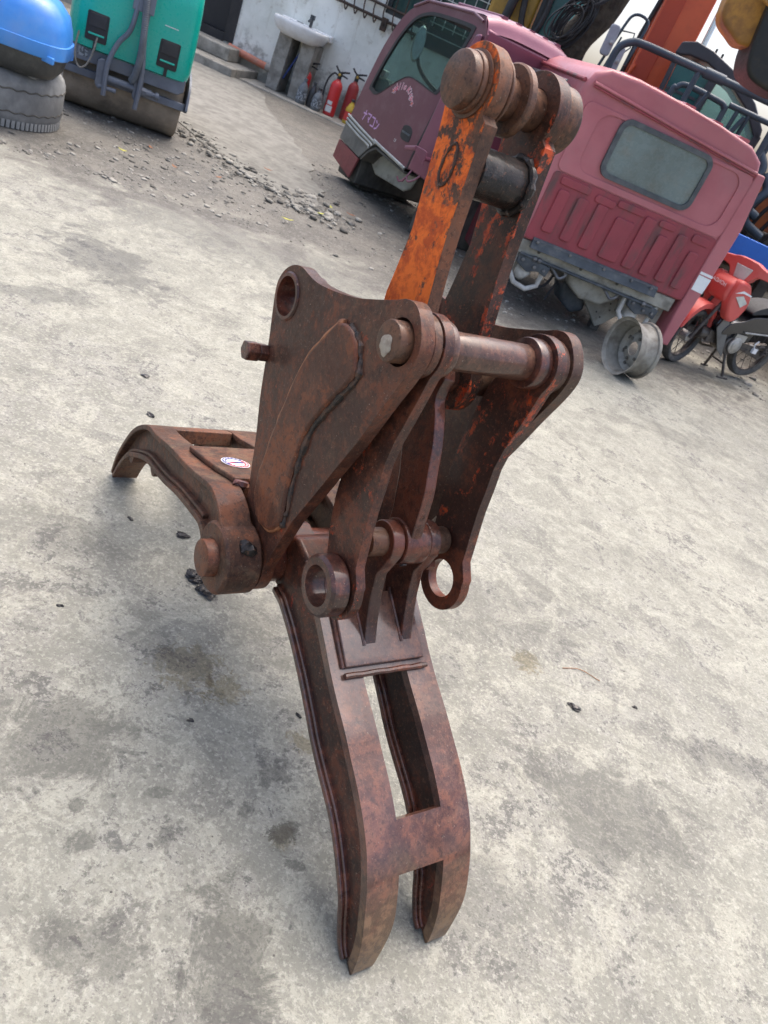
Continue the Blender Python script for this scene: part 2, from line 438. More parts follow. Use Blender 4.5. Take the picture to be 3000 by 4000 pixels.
    h = g.math('ADD', g.math('ADD', g.math('MULTIPLY', n_f, .9), g.math('MULTIPLY', n_ff, .5)), g.math('MULTIPLY', n_s, .15))
    g.bump(b, h, .6, .012)
    return m
M['ground'] = ground_mat()
gr = []
bm_v = []; bm_f = []
S = 400
gp = mk('ground', ([(-S, -S, 0), (S, -S, 0), (S, S, 0), (-S, S, 0)], [(0, 1, 2, 3)]), M['ground'])
structure(gp)

M['apron'] = surf('cracked old concrete', (.215, .211, .188), (.15, .147, .13), 5, .88, 0, .12, 90, dirt=.6, dirtc=(.09, .087, .077), dscale=14, bdist=.004)
apr = [tuple(p)[:2] for p in cat([(-3.2, 7.3), (-2.75, 6.9), (-2.5, 6.72), (-2.2, 6.55), (-2.0, 6.42), (-1.75, 6.36), (-1.55, 6.24), (-1.4, 6.42), (-1.62, 6.75), (-1.72, 7.2), (-1.95, 7.55), (-2.1, 8.1), (-2.45, 8.74), (-3.0, 9.67), (-3.7, 10.9), (-4.3, 11.85), (-6.5, 11.85), (-6.5, 10.5), (-5.0, 9.3), (-4.2, 8.4)], 4, True)]
rnd = random.Random(5)
apr = [(x + rnd.uniform(-.03, .03), y + rnd.uniform(-.03, .03)) for x, y in apr]
structure(mk('concrete_apron', prism(apr, -.05, .010, mp=XY), M['apron'], bevel=.006))
# pavement strip at the foot of the wall, and the step in front of the door
M['step'] = surf('stained concrete', (.34, .325, .28), (.22, .21, .18), 4, .82, 0, .5, 30, dirt=.6, dirtc=(.11, .105, .085), bdist=.01)
structure(mk('pavement', box(-4.55, -.3, 12.05, 12.8, -.05, .02), M['step'], bevel=.015))
structure(mk('door_step', join(box(-9, -4.55, 11.75, 12.8, -.05, .12), box(-9, -4.85, 12.25, 12.8, .1202, .30)), M['step'], bevel=.02))

# ------------------------------------------------------------------ workshop wall
def wall_mat():
    m, nt, b = newmat('dirty white plaster'); g = G(nt)
    p = g.xyz()
    n1 = g.noise(1.6, 8, .62); n2 = g.noise(9, 8, .68); n3 = g.noise(50, 5, .7)
    c = g.mix(g.step(n1, .4, .65), (.82, .85, .80), (.68, .71, .65))
    c = g.mix(g.math('MULTIPLY', g.step(n2, .54, .7), .5), c, (.38, .36, .29))
    # mould and splash dirt near the ground (its own ragged shape)
    low = g.math('ADD', g.math('SUBTRACT', .62, p[2]), g.math('MULTIPLY', g.math('SUBTRACT', n1, .5), 1.3))
    c = g.mix(g.math('MULTIPLY', g.step(g.math('ADD', low, g.math('MULTIPLY', g.math('SUBTRACT', n2, .5), .9)), .12, .5), .8), c, (.15, .15, .125))
    # vertical run-off streaks
    st = g.noise(3.2, 5, .6, vec=g.mapv((0, 0, 0), (0, 0, 0), (2.6, 1, .22)))
    c = g.mix(g.math('MULTIPLY', g.step(st, .58, .74), .45), c, (.30, .27, .19))
    g.link(c, b.inputs['Base Color']); b.inputs['Roughness'].default_value = .85
    g.bump(b, g.math('ADD', g.math('MULTIPLY', n2, .7), g.math('MULTIPLY', n3, .3)), .5, .012)
    return m
M['plaster'] = wall_mat()
M['black'] = surf('black painted steel', (.012, .013, .016), (.022, .022, .025), 8, .35, 0, .05)
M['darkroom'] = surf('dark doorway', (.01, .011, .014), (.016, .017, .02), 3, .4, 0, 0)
WY = 12.8
holes = [[(-7.0, .42), (-5.14, .42), (-5.14, 2.5), (-7.0, 2.5)], [(-2.9, 1.56), (-2.9, 2.6), (-.6, 2.6), (-.6, 1.56)], [(-2.35, 1.42), (-.6, 1.42), (-.6, 1.545), (-2.35, 1.545)]]
holes = [[(-7.0, .42), (-5.14, .42), (-5.14, 2.5), (-7.0, 2.5)], [(-3.0, 1.53), (-.4, 1.53), (-.4, 2.6), (-3.0, 2.6)]]
wall = tag(mk('workshop_wall', prism([(-12, -.1), (-.3, -.1), (-.3, 3.2), (-12, 3.2)], WY, WY + .25, holes), M['plaster']), 'dirty white plaster workshop wall with a dark doorway and a barred window', 'wall')
mk('doorway_sheet', box(-7.0, -5.14, WY + .1, WY + .15, .42, 2.5), M['darkroom'], wall)  # near-black sheet stands in for the dark room behind the doorway
for x0, x1, z0, z1 in ((-5.2, -5.05, .32, 2.6), (-7.1, -5.2, .3, .42)): mk('door_frame', box(x0, x1, WY - .03, WY + .12, z0, z1), M['black'], wall, bevel=.005)
M['gframe'] = surf('dark window frame', (.02, .028, .032), (.03, .04, .045), 8, .4)
M['wglass'] = surf('reflective window glass', (.02, .06, .06), (.03, .08, .075), 2, .05, bump=0)
wi = mk('window', box(-3.0, -.4, WY + .10, WY + .13, 1.53, 2.6), M['wglass'], wall)
for x in (-3.0, -2.35, -1.72, -1.05, -.45): mk('window_frame', box(x, x + .06, WY + .04, WY + .1, 1.53, 2.6), M['gframe'], wi)
mk('window_frame', box(-3.0, -.4, WY + .035, WY + .105, 1.53, 1.60), M['gframe'], wi)
mk('window_frame', box(-2.34, -.4, WY - .03, WY + .03, 1.34, 1.52), M['gframe'], wi)
M['whitewire'] = surf('white wire', (.6, .66, .64), (.5, .55, .53), 10, .5)
for i in range(12): mk('mesh_wire', box(-2.3 + .16 * i, -2.288 + .16 * i, WY + .02, WY + .028, 1.62, 2.6), M['whitewire'], wi)
for i in range(6): mk('mesh_wire', box(-2.34, -.4, WY + .011, WY + .019, 1.66 + .16 * i, 1.672 + .16 * i), M['whitewire'], wi)
M['rustbar'] = surf('rusty black iron', (.03, .024, .02), (.07, .04, .025), 20, .6, 0, .3)
mk('grille_rail', tube([(-3.75, WY - .06, 1.43), (-2.35, WY - .06, 1.43)], .02, 8), M['rustbar'], wall)
mk('grille_rail', tube([(-3.75, WY - .06, 1.60), (-2.35, WY - .06, 1.60)], .018, 8), M['rustbar'], wall)
for i in range(9):
    x = -3.6 + .15 * i
    mk('grille_bar', tube([tuple(p) for p in cat([(x, WY - .06, 2.2), (x, WY - .06, 1.6), (x + .02, WY - .1, 1.48), (x + .05, WY - .12, 1.40), (x + .07, WY - .09, 1.36), (x + .08, WY - .06, 1.42)], 4)], .011, 6), M['rustbar'], wall)
mk('grille_bracket', box(-2.98, -2.9, WY - .1, WY, 1.3, 1.47), M['rustbar'], wall, bevel=.01)

# ------------------------------------------------------------------ wash basin on two concrete posts
M['ceramic'] = surf('white ceramic', (.78, .80, .80), (.70, .72, .72), 3, .12, 0, 0, r2=.25, dirt=.25, dirtc=(.5, .47, .4))
M['post'] = surf('rough cement', (.33, .32, .285), (.21, .2, .175), 6, .85, 0, .7, 30, dirt=.5, dirtc=(.12, .115, .1), bdist=.012)
for i, (x0, lab) in enumerate(((-4.28, 'grey cement post under the drain pipe side of the wash basin'), (-3.92, 'grey cement post under the wash basin beside the fire extinguishers'))):
    po = tag(mk('cement_post', prism([(x0 + .02, .02), (x0 + .20, .02), (x0 + .22, .40), (x0 + .235, .78), (x0 + .03, .83), (x0 + .01, .4)], 12.38, WY - .003), M['post'], bevel=.012), lab, 'post')
WB = Thing('wash_basin', 'white ceramic wash basin with a dark tap on cement posts', 'sink', (-3.98, 12.45, .76))
def basin():
    V = []; F = []; n = 40; rows = []
    prof = [(.25, 0, .0), (.62, .0, .02), (.88, .06, .0), (1.0, .15, .0), (1.0, .185, .0), (.97, .2, 0), (.86, .195, 0), (.78, .15, 0), (.6, .07, 0), (.1, .045, 0)]
    for s_, z_, _ in prof:
        for k in range(n):
            a = 2 * PI * k / n; ca, sa = math.cos(a), math.sin(a)
            e = .62
            x = .40 * abs(ca) ** e * (1 if ca >= 0 else -1); y = .30 * abs(sa) ** e * (1 if sa >= 0 else -1)
            if y > .24: y = .24 + (y - .24) * .2
            V.append((x * s_, y * s_ + (1 - s_) * .0, z_))
    N = len(prof)
    for i in range(N - 1):
        for k in range(n):
            l = (k + 1) % n; F.append((i * n + k, i * n + l, (i + 1) * n + l, (i + 1) * n + k))
    F.append(tuple(range(n - 1, -1, -1))); F.append(tuple((N - 1) * n + k for k in range(n)))
    return V, F
bz = WB.add('basin', basin(), M['ceramic'], smooth=60)
WB.add('back_ledge', box(-.4, .4, .2, .345, .12, .212), M['ceramic'], bevel=.02, seg=3)
M['tap'] = surf('dark grey tap', (.05, .055, .065), (.09, .1, .11), 12, .3, .6)
WB.add('tap', join(cyl((.05, .2, .2), (0, 0, 1), .022, 0, .1, 16, .004), tube([(.05, .2, .28), (.05, .14, .30), (.05, .07, .27)], .017, 10), box(.02, .08, .17, .23, .30, .36)), M['tap'])
WB.add('maker_mark', box(-.16, -.06, .199, .2, .205, .2125), M['black'])
M['bluehose'] = surf('blue hose', (.02, .05, .2), (.03, .07, .26), 10, .4)
WB.add('hose', tube([tuple(p) for p in cat([(.1, .15, .0), (.1, .1, -.1), (.06, .06, -.15), (.0, .05, -.3), (-.08, .02, -.55)], 5)], .014, 8), M['bluehose'])
WB.add('waste_pipe', tube([tuple(p) for p in cat([(.05, .05, .04), (.05, .05, -.05), (.08, .08, -.12), (.06, .15, -.2), (.0, .3, -.25)], 5)], .022, 10), surf('ivory pipe', (.5, .47, .36), None, 8, .4))
M['orangepipe'] = surf('faded orange pvc', (.52, .17, .1), (.42, .16, .10), 5, .45, 0, .1, dirt=.6, dirtc=(.3, .24, .2))
DP = Thing('drain_pipe', 'faded orange plastic drain pipe along the foot of the wall', 'pipe', (-4.9, 12.68, .26))
DP.add('pipe_run', tube([(-.15, 0, .02), (.5, 0, -.02)], .052, 14), M['orangepipe'])
M['pipejoint'] = surf('grey pipe joint', (.42, .4, .36), (.3, .28, .25), 6, .6)
DP.add('elbow', tube([tuple(p) for p in cat([(.48, 0, -.02), (.58, 0, -.015), (.62, .0, .05), (.62, .0, .14)], 4)], .06, 14), M['pipejoint'])
DP.add('pipe_riser', tube([(.62, .0, .13), (.62, .0, .27)], .052, 14), M['orangepipe'])
DP.add('elbow', tube([tuple(p) for p in cat([(.62, .0, .25), (.63, .0, .34), (.68, .0, .39), (.78, .0, .4)], 4)], .06, 14), M['pipejoint'])

# ------------------------------------------------------------------ extinguishers and bottles at the wall
M['ext_red'] = surf('extinguisher red', (.56, .03, .03), (.45, .025, .03), 4, .3, 0, .03, dirt=.25, dirtc=(.3, .1, .08))
M['ext_red2'] = surf('dusty dark red', (.33, .03, .03), (.25, .03, .03), 4, .5, 0, .03, dirt=.45, dirtc=(.25, .14, .11))
M['blackplastic'] = surf('black plastic', (.018, .018, .02), (.03, .03, .032), 10, .45)
M['brass'] = surf('brass', (.55, .38, .1), (.45, .3, .08), 10, .35, .7)
M['paper'] = surf('paper label', (.68, .7, .68), (.55, .57, .55), 60, .6, bump=0)
def extinguisher(loc, rz, h, r, label, mat, hose=True, lab=True):
    t = Thing('fire_extinguisher', label, 'extinguisher', loc, rz, 'extinguishers at the foot of the wall')
    t.add('cylinder_body', lathe([(r * .9, 0), (r, .01), (r, h * .78), (r * .93, h * .85), (r * .7, h * .92), (r * .38, h * .965), (r * .36, h), (.001, h)], n=28), mat)
    t.add('valve', join(cyl((0, 0, h - .005), (0, 0, 1), r * .36, 0, .07, 14, .004), box(-.025, .025, -.03, .03, h + .05, h + .085)), M['blackplastic'])
    t.add('handle', join(tube([(0, .01, h + .085), (.06, .0, h + .11), (.13, 0, h + .13)], [.016, .014, .012], 8), tube([(0, .01, h + .06), (.06, 0, h + .06), (.12, 0, h + .05)], [.014, .012, .01], 8), tube([(0, 0, h + .08), (-.05, 0, h + .11), (-.09, 0, h + .15)], .013, 8)), M['blackplastic'])
    t.add('gauge', cyl((.0, -.03, h + .06), (0, -1, 0), .02, 0, .014, 16, .002), M['brass'])
    if hose: t.add('hose', tube([tuple(p) for p in cat([(-.02, 0, h + .04), (-.09, -.01, h + .05), (-.15, -.02, h - .06), (-.16, -.02, h * .55), (-.13, -.03, h * .25)], 6)], .013, 8), M['blackplastic'])
    if lab:
        for z0, z1, a0, a1 in ((h * .10, h * .27, -125, -60), (h * .3, h * .4, -120, -70)):
            V = []; F = []
            for i in range(9):
                a = rad(a0 + (a1 - a0) * i / 8)
                V += [((r + .0015) * math.cos(a), (r + .0015) * math.sin(a), z0), ((r + .0015) * math.cos(a), (r + .0015) * math.sin(a), z1)]
            for i in range(8): F.append((2 * i, 2 * i + 2, 2 * i + 3, 2 * i + 1))
            t.add('label', (V, F), M['paper'], normals=False)
    return t
PZ = .02
extinguisher((-3.72, 12.5, PZ), 0, .44, .062, 'small red fire extinguisher close to the cement post, behind grey bottles', M['ext_red'], False)
extinguisher((-3.24, 12.42, PZ), 0, .50, .088, 'big bright red fire extinguisher with white labels and black hose', M['ext_red'])
extinguisher((-3.05, 12.66, PZ), .3, .55, .085, 'dusty dark red fire extinguisher leaning at the wall behind the bright one', M['ext_red2'], False, False)
def bottle(loc, h, r, label, mat, capm, group=None, band=None):
    t = Thing('bottle', label, 'bottle', loc, 0, group)
    t.add('bottle_body', lathe([(r * .92, 0), (r, .012), (r, h * .55), (r * .95, h * .62), (r * .55, h * .78), (r * .33, h * .86), (r * .32, h * .92)], n=24), mat)
    t.add('cap', cyl((0, 0, h * .9), (0, 0, 1), r * .38, 0, h * .1, 16, .003), capm)
    if band: t.add('label', lathe([(r + .0015, h * .14), (r + .0015, h * .5)], n=24, closed=False), band)
    return t
M['bgrey'] = surf('grey bottle', (.16, .18, .19), (.1, .11, .12), 14, .35, dirt=.3)
M['bdark'] = surf('dark bottle', (.03, .033, .037), (.05, .05, .055), 14, .35, dirt=.3)
M['byellow'] = surf('yellow bottle', (.55, .38, .04), (.45, .3, .03), 10, .4, dirt=.25)
M['bred'] = surf('red label', (.55, .05, .04), (.4, .05, .04), 12, .5)
M['bprint'] = surf('printed label', (.3, .33, .35), (.07, .08, .09), 40, .5, lo=.48, hi=.52)
bottle((-3.66, 12.28, PZ), .34, .075, 'light grey plastic bottle with a pointed neck by the small extinguisher', M['bgrey'], M['bgrey'], band=M['bprint'])
bottle((-3.53, 12.35, PZ), .34, .058, 'slim black bottle between two grey bottles at the wall', M['bdark'], M['bdark'])
bottle((-3.42, 12.3, PZ), .30, .075, 'squat dark grey bottle touching the big red extinguisher', M['bgrey'], M['bdark'], band=M['bprint'])
bottle((-2.93, 12.38, PZ), .34, .07, 'yellow bottle with a red label at the foot of the wall', M['byellow'], M['bdark'], band=M['bred'])

# ------------------------------------------------------------------ loose stones, lumps and leaves
M['stone'] = surf('grey gravel', (.30, .29, .255), (.11, .105, .092), 7, .9, 0, .3, 60, lo=.42, hi=.58)
rs_ = random.Random(11)
stones = []
def on_earth(x, y): return y > 4.6 + .48 * (x + 2.6) and not (-3.95 < x < -2.95 and 4.8 < y < 5.8) and y < 8.8
def chip(c, r, rnd):
    n = rnd.randint(5, 7); ph = rnd.uniform(0, 6.3); V = []; tx, ty = rnd.uniform(-.2, .2), rnd.uniform(-.2, .2)
    for z, k in ((-.35, 1.0), (.15, 1.0), (.42, .55)):
        for i in range(n):
            a = ph + 2 * PI * i / n; q = r * k * rnd.uniform(.7, 1.15)
            V.append((c[0] + math.cos(a) * q * 1.2, c[1] + math.sin(a) * q, c[2] + r * z * rnd.uniform(.6, 1.1) + (math.cos(a) * tx + math.sin(a) * ty) * r * k))
    F = [tuple(range(n - 1, -1, -1)), tuple(2 * n + i for i in range(n))]
    for l in range(2):
        for i in range(n): F.append((l * n + i, l * n + (i + 1) % n, (l + 1) * n + (i + 1) % n, (l + 1) * n + i))
    return V, F
cnt = 0
while cnt < 5200:
    x = rs_.uniform(-5.2, .9); y = rs_.uniform(3.4, 9.2)
    if not on_earth(x, y): continue
    w = 1.0 if (y < 6.4 and x < -1.6) else .4
    if rs_.random() > w: continue
    r = min(.02, .0036 * rs_.paretovariate(1.9)); cnt += 1
    stones.append(chip((x, y, r * .2), r, rs_))
for k in range(520):     # broken edge of the apron
    i = rs_.randrange(0, 34); x, y = apr[i]; r = min(.032, .006 * rs_.paretovariate(1.6))
    stones.append(chip((x + rs_.gauss(0, .12), y + rs_.gauss(0, .12), .01 + r * .2), r, rs_))
for k in range(900):     # right side behind the motorcycle
    x = rs_.uniform(1.9, 5.5); y = rs_.uniform(7.0, 10.5); r = min(.035, .005 * rs_.paretovariate(1.6))
    stones.append(chip((x, y, r * .2), r, rs_))
for k in range(900):     # small grit on the concrete near the camera
    x = rs_.uniform(-1.8, 2.4); y = rs_.uniform(.5, 4.6); r = rs_.uniform(.0009, .0026)
    stones.append(chip((x, y, r * .2), r, rs_))
sg = mk('gravel', join(*stones), M['stone'], normals=False); sg['kind'] = 'stuff'; sg['label'] = 'loose pale gravel and grit'
M['clod'] = surf('black oily mud', (.016, .014, .013), (.032, .028, .025), 40, .22, 0, .7, 60, r2=.5, bdist=.004)
clods = [(-.405, 1.660, .019), (-.386, 1.645, .016), (-.355, 1.63, .021), (-.337, 1.612, .018)]
tag(mk('mud_clod', join(*[blob((x, y, r * .3), r, i + 60, .5, 3, (1.1, .9, .5)) for i, (x, y, r) in enumerate(clods)]), M['clod']), 'broken black lump of oily mud below the rear jaw pivot', 'mud')
for i, (x, y, r, lab) in enumerate(((-.51, 1.80, .014, 'flat black crumb of mud behind the rear jaw pivot'), (.045, 1.51, .018, 'black lump of mud touching the side of the front jaw'),
                                    (.76, 1.84, .014, 'round dark crumb of mud alone on the concrete under the hanging ring'))):
    tag(mk('mud_clod', blob((x, y, r * .3), r, i + 80, .5, 3, (1.2, .8, .45)), M['clod']), lab, 'mud')
for i, (x, y, r) in enumerate(((.97, 1.97, .007), (-.2, 1.2, .006), (-.62, 1.35, .006), (.02, 1.35, .006), (-.66, 1.77, .007), (.28, 2.9, .01), (-.9, 2.35, .012), (-1.05, 2.6, .012))):
    tag(mk('mud_clod', blob((x, y, r * .3), r, i + 90, .5, 2, (1.3, .8, .5)), M['clod']), 'tiny dark crumb of mud on the bare concrete', 'mud', 'tiny crumbs on the concrete')
M['leaf_y'] = surf('yellow leaf', (.42, .4, .06), (.3, .33, .05), 30, .6); M['leaf_b'] = surf('brown leaf', (.25, .1, .04), (.18, .07, .03), 30, .7)
for i in range(9):
    x, y = rs_.uniform(-3.0, -1.3), rs_.uniform(5.4, 7.0); a = rs_.uniform(0, 6)
    L, W_ = rs_.uniform(.03, .05), .012
    V = [(x + math.cos(a) * u * L - math.sin(a) * v * W_, y + math.sin(a) * u * L + math.cos(a) * v * W_, .03 + .008 * u * u + w) for w in (0, .0012) for u, v in ((-1, 0), (-.3, 1), (.5, .8), (1, 0), (.5, -.8), (-.3, -1))]
    tag(mk('fallen_leaf', (V, [(0, 1, 2, 3, 4, 5), (11, 10, 9, 8, 7, 6)] + [(k, (k + 1) % 6, 6 + (k + 1) % 6, 6 + k) for k in range(6)]), M['leaf_y'] if i % 2 else M['leaf_b']),
        'small yellow leaf lying on the dirt by the apron' if i % 2 else 'small brown leaf lying on the dirt by the apron', 'leaf', 'leaves fallen on the dirt')

M['straw'] = surf('dry straw', (.3, .14, .06), (.22, .1, .05), 30, .7)
for i, (p0, p1, p2, lab) in enumerate((((.72, 2.0, .002), (.78, 2.03, .004), (.85, 2.02, .002), 'thin dry straw lying on the concrete behind the front jaw'),)):
    tag(mk('straw', tube(cat([p0, p1, p2], 5), .0013, 5), M['straw']), lab, 'straw')
# ------------------------------------------------------------------ the grapple
# local axes: x = b (towards the front jaw), y = a (along the pins), z = up
GR = Thing('log_grapple', 'large rusty steel log grapple with orange-painted upper arms standing on the concrete', 'grapple', (.302, .821, 0), rad(-47.3))
YA = (0, 1, 0)
def ac(bz, a=0.0): return (bz[0], a, bz[1])
def acyl(bz, r, a0, a1, n=40, ch=.003): return cyl(ac(bz), YA, r, a0, a1, n, ch)
def aring(bz, ri, ro, a0, a1, n=40, ch=.003): return ring(ac(bz), YA, ri, ro, a0, a1, n, ch)
def offs(curve, d):
    """offset an open (b,z) curve to its left by d"""
    o = []
    for i, p in enumerate(curve):
        t = (Vector(curve[min(i + 1, len(curve) - 1)]) - Vector(curve[max(i - 1, 0)])).normalized()
        o.append((p[0] - t.y * d, p[1] + t.x * d))
    return o
def ribbon(curve, d0, d1, a0, a1):
    A_ = offs(curve, d0); B_ = offs(curve, d1)
    n = len(curve); V = []; F = []
    for a in (a0, a1):
        V += [(p[0], a, p[1]) for p in A_] + [(p[0], a, p[1]) for p in B_]
    m = 2 * n
    for i in range(n - 1):
        F.append((i, i + 1, n + i + 1, n + i)); F.append((m + i, m + n + i, m + n + i + 1, m + i + 1))
        F.append((i, m + i, m + i + 1, i + 1)); F.append((n + i, n + i + 1, m + n + i + 1, m + n + i))
    F.append((0, n, m + n, m)); F.append((n - 1, m + n - 1, m + 2 * n - 1, 2 * n - 1))
    return V, F
def sub(curve, lo, hi): return [p for p in curve if lo <= p[0] <= hi]

RP = (-.705, .415)          # jaw pivot axis
TP = (-.511, 1.020)         # cross tube axis
AP = (-.632, .918)          # lower pivot of the orange arms
EP = (-.507, .617)          # ear pin axis
HP = (-.886, .919)          # empty bushing hole

# --- main side plates
edge_top = cat([(-.937, .899), (-.941, .921), (-.935, .943), (-.921, .962), (-.898, .978), (-.868, .987), (-.832, .986), (-.793, .988), (-.741, .999), (-.698, 1.011),
                (-.658, 1.024), (-.623, 1.039), (-.589, 1.054), (-.558, 1.069), (-.538, 1.08), (-.517, 1.085), (-.499, 1.081), (-.483, 1.07), (-.47, 1.056), (-.461, 1.041),
                (-.457, 1.018), (-.465, .98), (-.485, .921), (-.511, .837), (-.544, .748), (-.576, .661), (-.604, .588)], 3)
lobe = arc(RP, .07, 20, -190, 18)
edge_left = cat([(-.779, .455), (-.792, .526), (-.806, .562), (-.822, .607), (-.837, .644), (-.865, .704), (-.883, .754), (-.903, .815), (-.922, .862)], 3)
main_prof = [tuple(p)[:2] for p in edge_top] + lobe + [tuple(p)[:2] for p in edge_left]
for s, (a0, a1) in enumerate(((-.06, -.033), (.282, .309))):
    pl = GR.add('side_plate', prism(main_prof, a0, a1, [circ(HP, .047), circ(TP, .038), circ(RP, .04)]), M['rust'], bevel=.0035)
    out = a0 if s == 0 else a1; sg = -1 if s == 0 else 1
    b0, b1 = (out - .004, out + .07) if s == 0 else (out - .07, out + .004)
    GR.add('bushing', aring(HP, .038, .047, b0, b1), M['rust_wet'], pl)
    pad_pts = cat([(-.663, .975), (-.68, .964), (-.703, .925), (-.73, .88), (-.747, .819), (-.753, .763), (-.759, .704), (-.759, .643), (-.758, .578), (-.748, .546), (-.726, .523),
                   (-.7, .514), (-.669, .519), (-.646, .534), (-.63, .557), (-.629, .58), (-.636, .606), (-.647, .652), (-.653, .707), (-.652, .759), (-.634, .809), (-.613, .852),
                   (-.591, .89), (-.579, .919), (-.587, .942), (-.603, .964), (-.624, .976), (-.646, .979)], 3, True)
    p0, p1 = sorted((out - .001 * sg, out + .012 * sg))
    GR.add('reinforcing_pad', prism([tuple(p)[:2] for p in pad_pts], p0, p1), M['rust_pad'], pl, bevel=.0075, seg=3)
    # weld bead round the pad, thick and dark along its front side
    rnd = random.Random(3)
    wp = [(p[0], out + .002 * sg, p[1]) for p in offs([tuple(q)[:2] for q in pad_pts] , .001)]
    n_ = len(wp)
    front = wp[int(n_ * .50):int(n_ * .99)]
    back = wp[:int(n_ * .52)]
    GR.add('weld_bead', tube([(x + rnd.uniform(-.001, .004) + .002, y - .001 * sg, z + rnd.uniform(-.002, .002)) for x, y, z in front], [.0048 + rnd.uniform(-.0016, .0035) for _ in front], 8), M['weld'], pl)
    GR.add('weld_bead', tube([(x - .002, y, z) for x, y, z in back], [.0068 + rnd.uniform(-.0014, .0016) for _ in back], 8), M['bead'], pl)
    # pin end in its hole
    h0, h1 = sorted((out + .022 * sg, out - .03 * sg))
    GR.add('pivot_pin', acyl(TP, .033, h0, h1, 36, .003), M['pin'])
    if s == 0:
        GR.add('mud_spot', blob(ac((TP[0] - .002, TP[1] - .008), out + .0225 * sg), .0155, 5, .16, 3, (1, .22, 1)), M['mud'], label='dried pale mud stuck on the pin end')
# hex bolt through the left plate
hexp = lambda r, c: [(c[0] + r * math.cos(PI / 3 * i + .3), c[1] + r * math.sin(PI / 3 * i + .3)) for i in range(6)]
bo = GR.add('bolt', prism(hexp(.019, (-.898, .79)), -.079, -.06), M['rust_wet'], bevel=.002)
GR.add('bolt_head', prism(hexp(.021, (-.898, .79)), -.108, -.0795), M['rust_wet'], bo, bevel=.003)

# --- cross tube, hanger plates with the empty rings
hang = arc(TP, .054, 195, -15, 20) + [(-.466, .985), (-.469, .953), (-.475, .9), (-.481, .857), (-.481, .812), (-.472, .766), (-.465, .72), (-.456, .683), (-.446, .646), (-.438, .615), (-.413, .587)] \
    + arc((-.47, .546), .066, 28, -205, 22) + [(-.549, .611), (-.571, .672), (-.583, .738), (-.592, .801), (-.596, .859), (-.591, .929), (-.575, .985)]
for s, (a0, a1) in enumerate(((-.012, .008), (.243, .265))):
    hg = GR.add('hanger_plate', prism(hang, a0, a1, [circ((-.47, .546), .039)]), M['hanger'], bevel=.003)
    if s == 0:
        GR.add('ring_boss', aring((-.47, .546), .039, .059, -.054, a0 - .0005, 40, .006), M['rust_wet'], hg)
        GR.add('collar', acyl(TP, .047, a1 + .0005, .026, 40, .003), M['tube'], hg)
        GR.add('washer', aring(TP, .034, .052, -.0325, a0 - .0005), M['rust'], hg)
    else:
        GR.add('collar', acyl(TP, .045, .212, a0 - .0005, 40, .003), M['rust_wet'], hg)
        GR.add('washer', aring(TP, .034, .05, a1 + .0005, .2815), M['rust'], hg)
GR.add('cross_tube', acyl(TP, .032, .0265, .2115, 40, .001), M['tube'])

# --- the two orange arms
armp = arc((-.722, 1.375), .062, 205, -30, 24) + [(-.654, 1.335), (-.649, 1.29), (-.645, 1.258), (-.636, 1.176), (-.627, 1.123), (-.611, 1.054), (-.592, .985)] \
    + arc(AP, .062, 15, -165, 20) + [(-.712, .94), (-.728, .985), (-.734, 1.02), (-.732, 1.06), (-.731, 1.139), (-.742, 1.19), (-.748, 1.217), (-.760, 1.286), (-.77, 1.325)]
for s, (a0, a1) in enumerate(((.043, .07), (.178, .205))):
    am = GR.add('lift_arm', prism(armp, a0, a1, [circ((-.722, 1.375), .034)]), M['arm'] if s == 0 else M['arm2'], bevel=.003,
                label='orange painted arm' if s == 0 else 'dark rusty arm')
    if s == 0:
        # oval weld mark of the cross piece on the outer face
        ov = [(-.702 + .020 * math.cos(2 * PI * i / 28) * .8, a0 - .0003, 1.256 + .034 * math.sin(2 * PI * i / 28)) for i in range(28)]
        GR.add('weld_bead', tube(ov, [.0026 + .0012 * math.sin(i * 1.9) for i in range(28)], 8, closed=True), M['pin'], am)
pn = GR.add('top_pin', acyl((-.722, 1.375), .0335, .02, .235, 36, .002), M['pin'])
PTOP = ac((-.722, 1.375))
GR.add('pin_cap', lathe([(0, -.004), (.037, -.0035), (.0415, -.001), (.0435, .004), (.0435, .012), (.0415, .0135), (.0445, .0145), (.046, .017), (.046, .022), (.044, .024), (.0505, .0255), (.0505, .0285), (.049, .0297), (0, .0297)], ac((-.722, 1.375), .013), YA, 44), M['pin'], pn)
GR.add('spacer_ring', aring((-.722, 1.375), .034, .054, .079, .086, 40, .002), M['pin'], pn)
GR.add('spacer_ring', aring((-.722, 1.375), .034, .056, .118, .135, 40, .003), M['pin'], pn)
GR.add('pin_cap', lathe([(0, 0), (.053, 0), (.055, .003), (.055, .036), (.049, .043), (0, .043)], ac((-.722, 1.375), .2055), YA, 44), M['pin'], pn)
ct = GR.add('arm_cross_piece', acyl((-.682, 1.262), .041, .0705, .1775, 40, .001), M['grease'], label='black greasy tube between the arms')
GR.add('weld_bead', tube([(-.682 + .044 * math.cos(2 * PI * i / 30), .174, 1.262 + .044 * math.sin(2 * PI * i / 30)) for i in range(30)], [.007 + .002 * math.sin(i * 2.3) for i in range(30)], 8, closed=True), M['grease'], ct)
GR.add('arm_pivot_pin', acyl(AP, .03, -.0325, .2815, 32, .002), M['rust'])

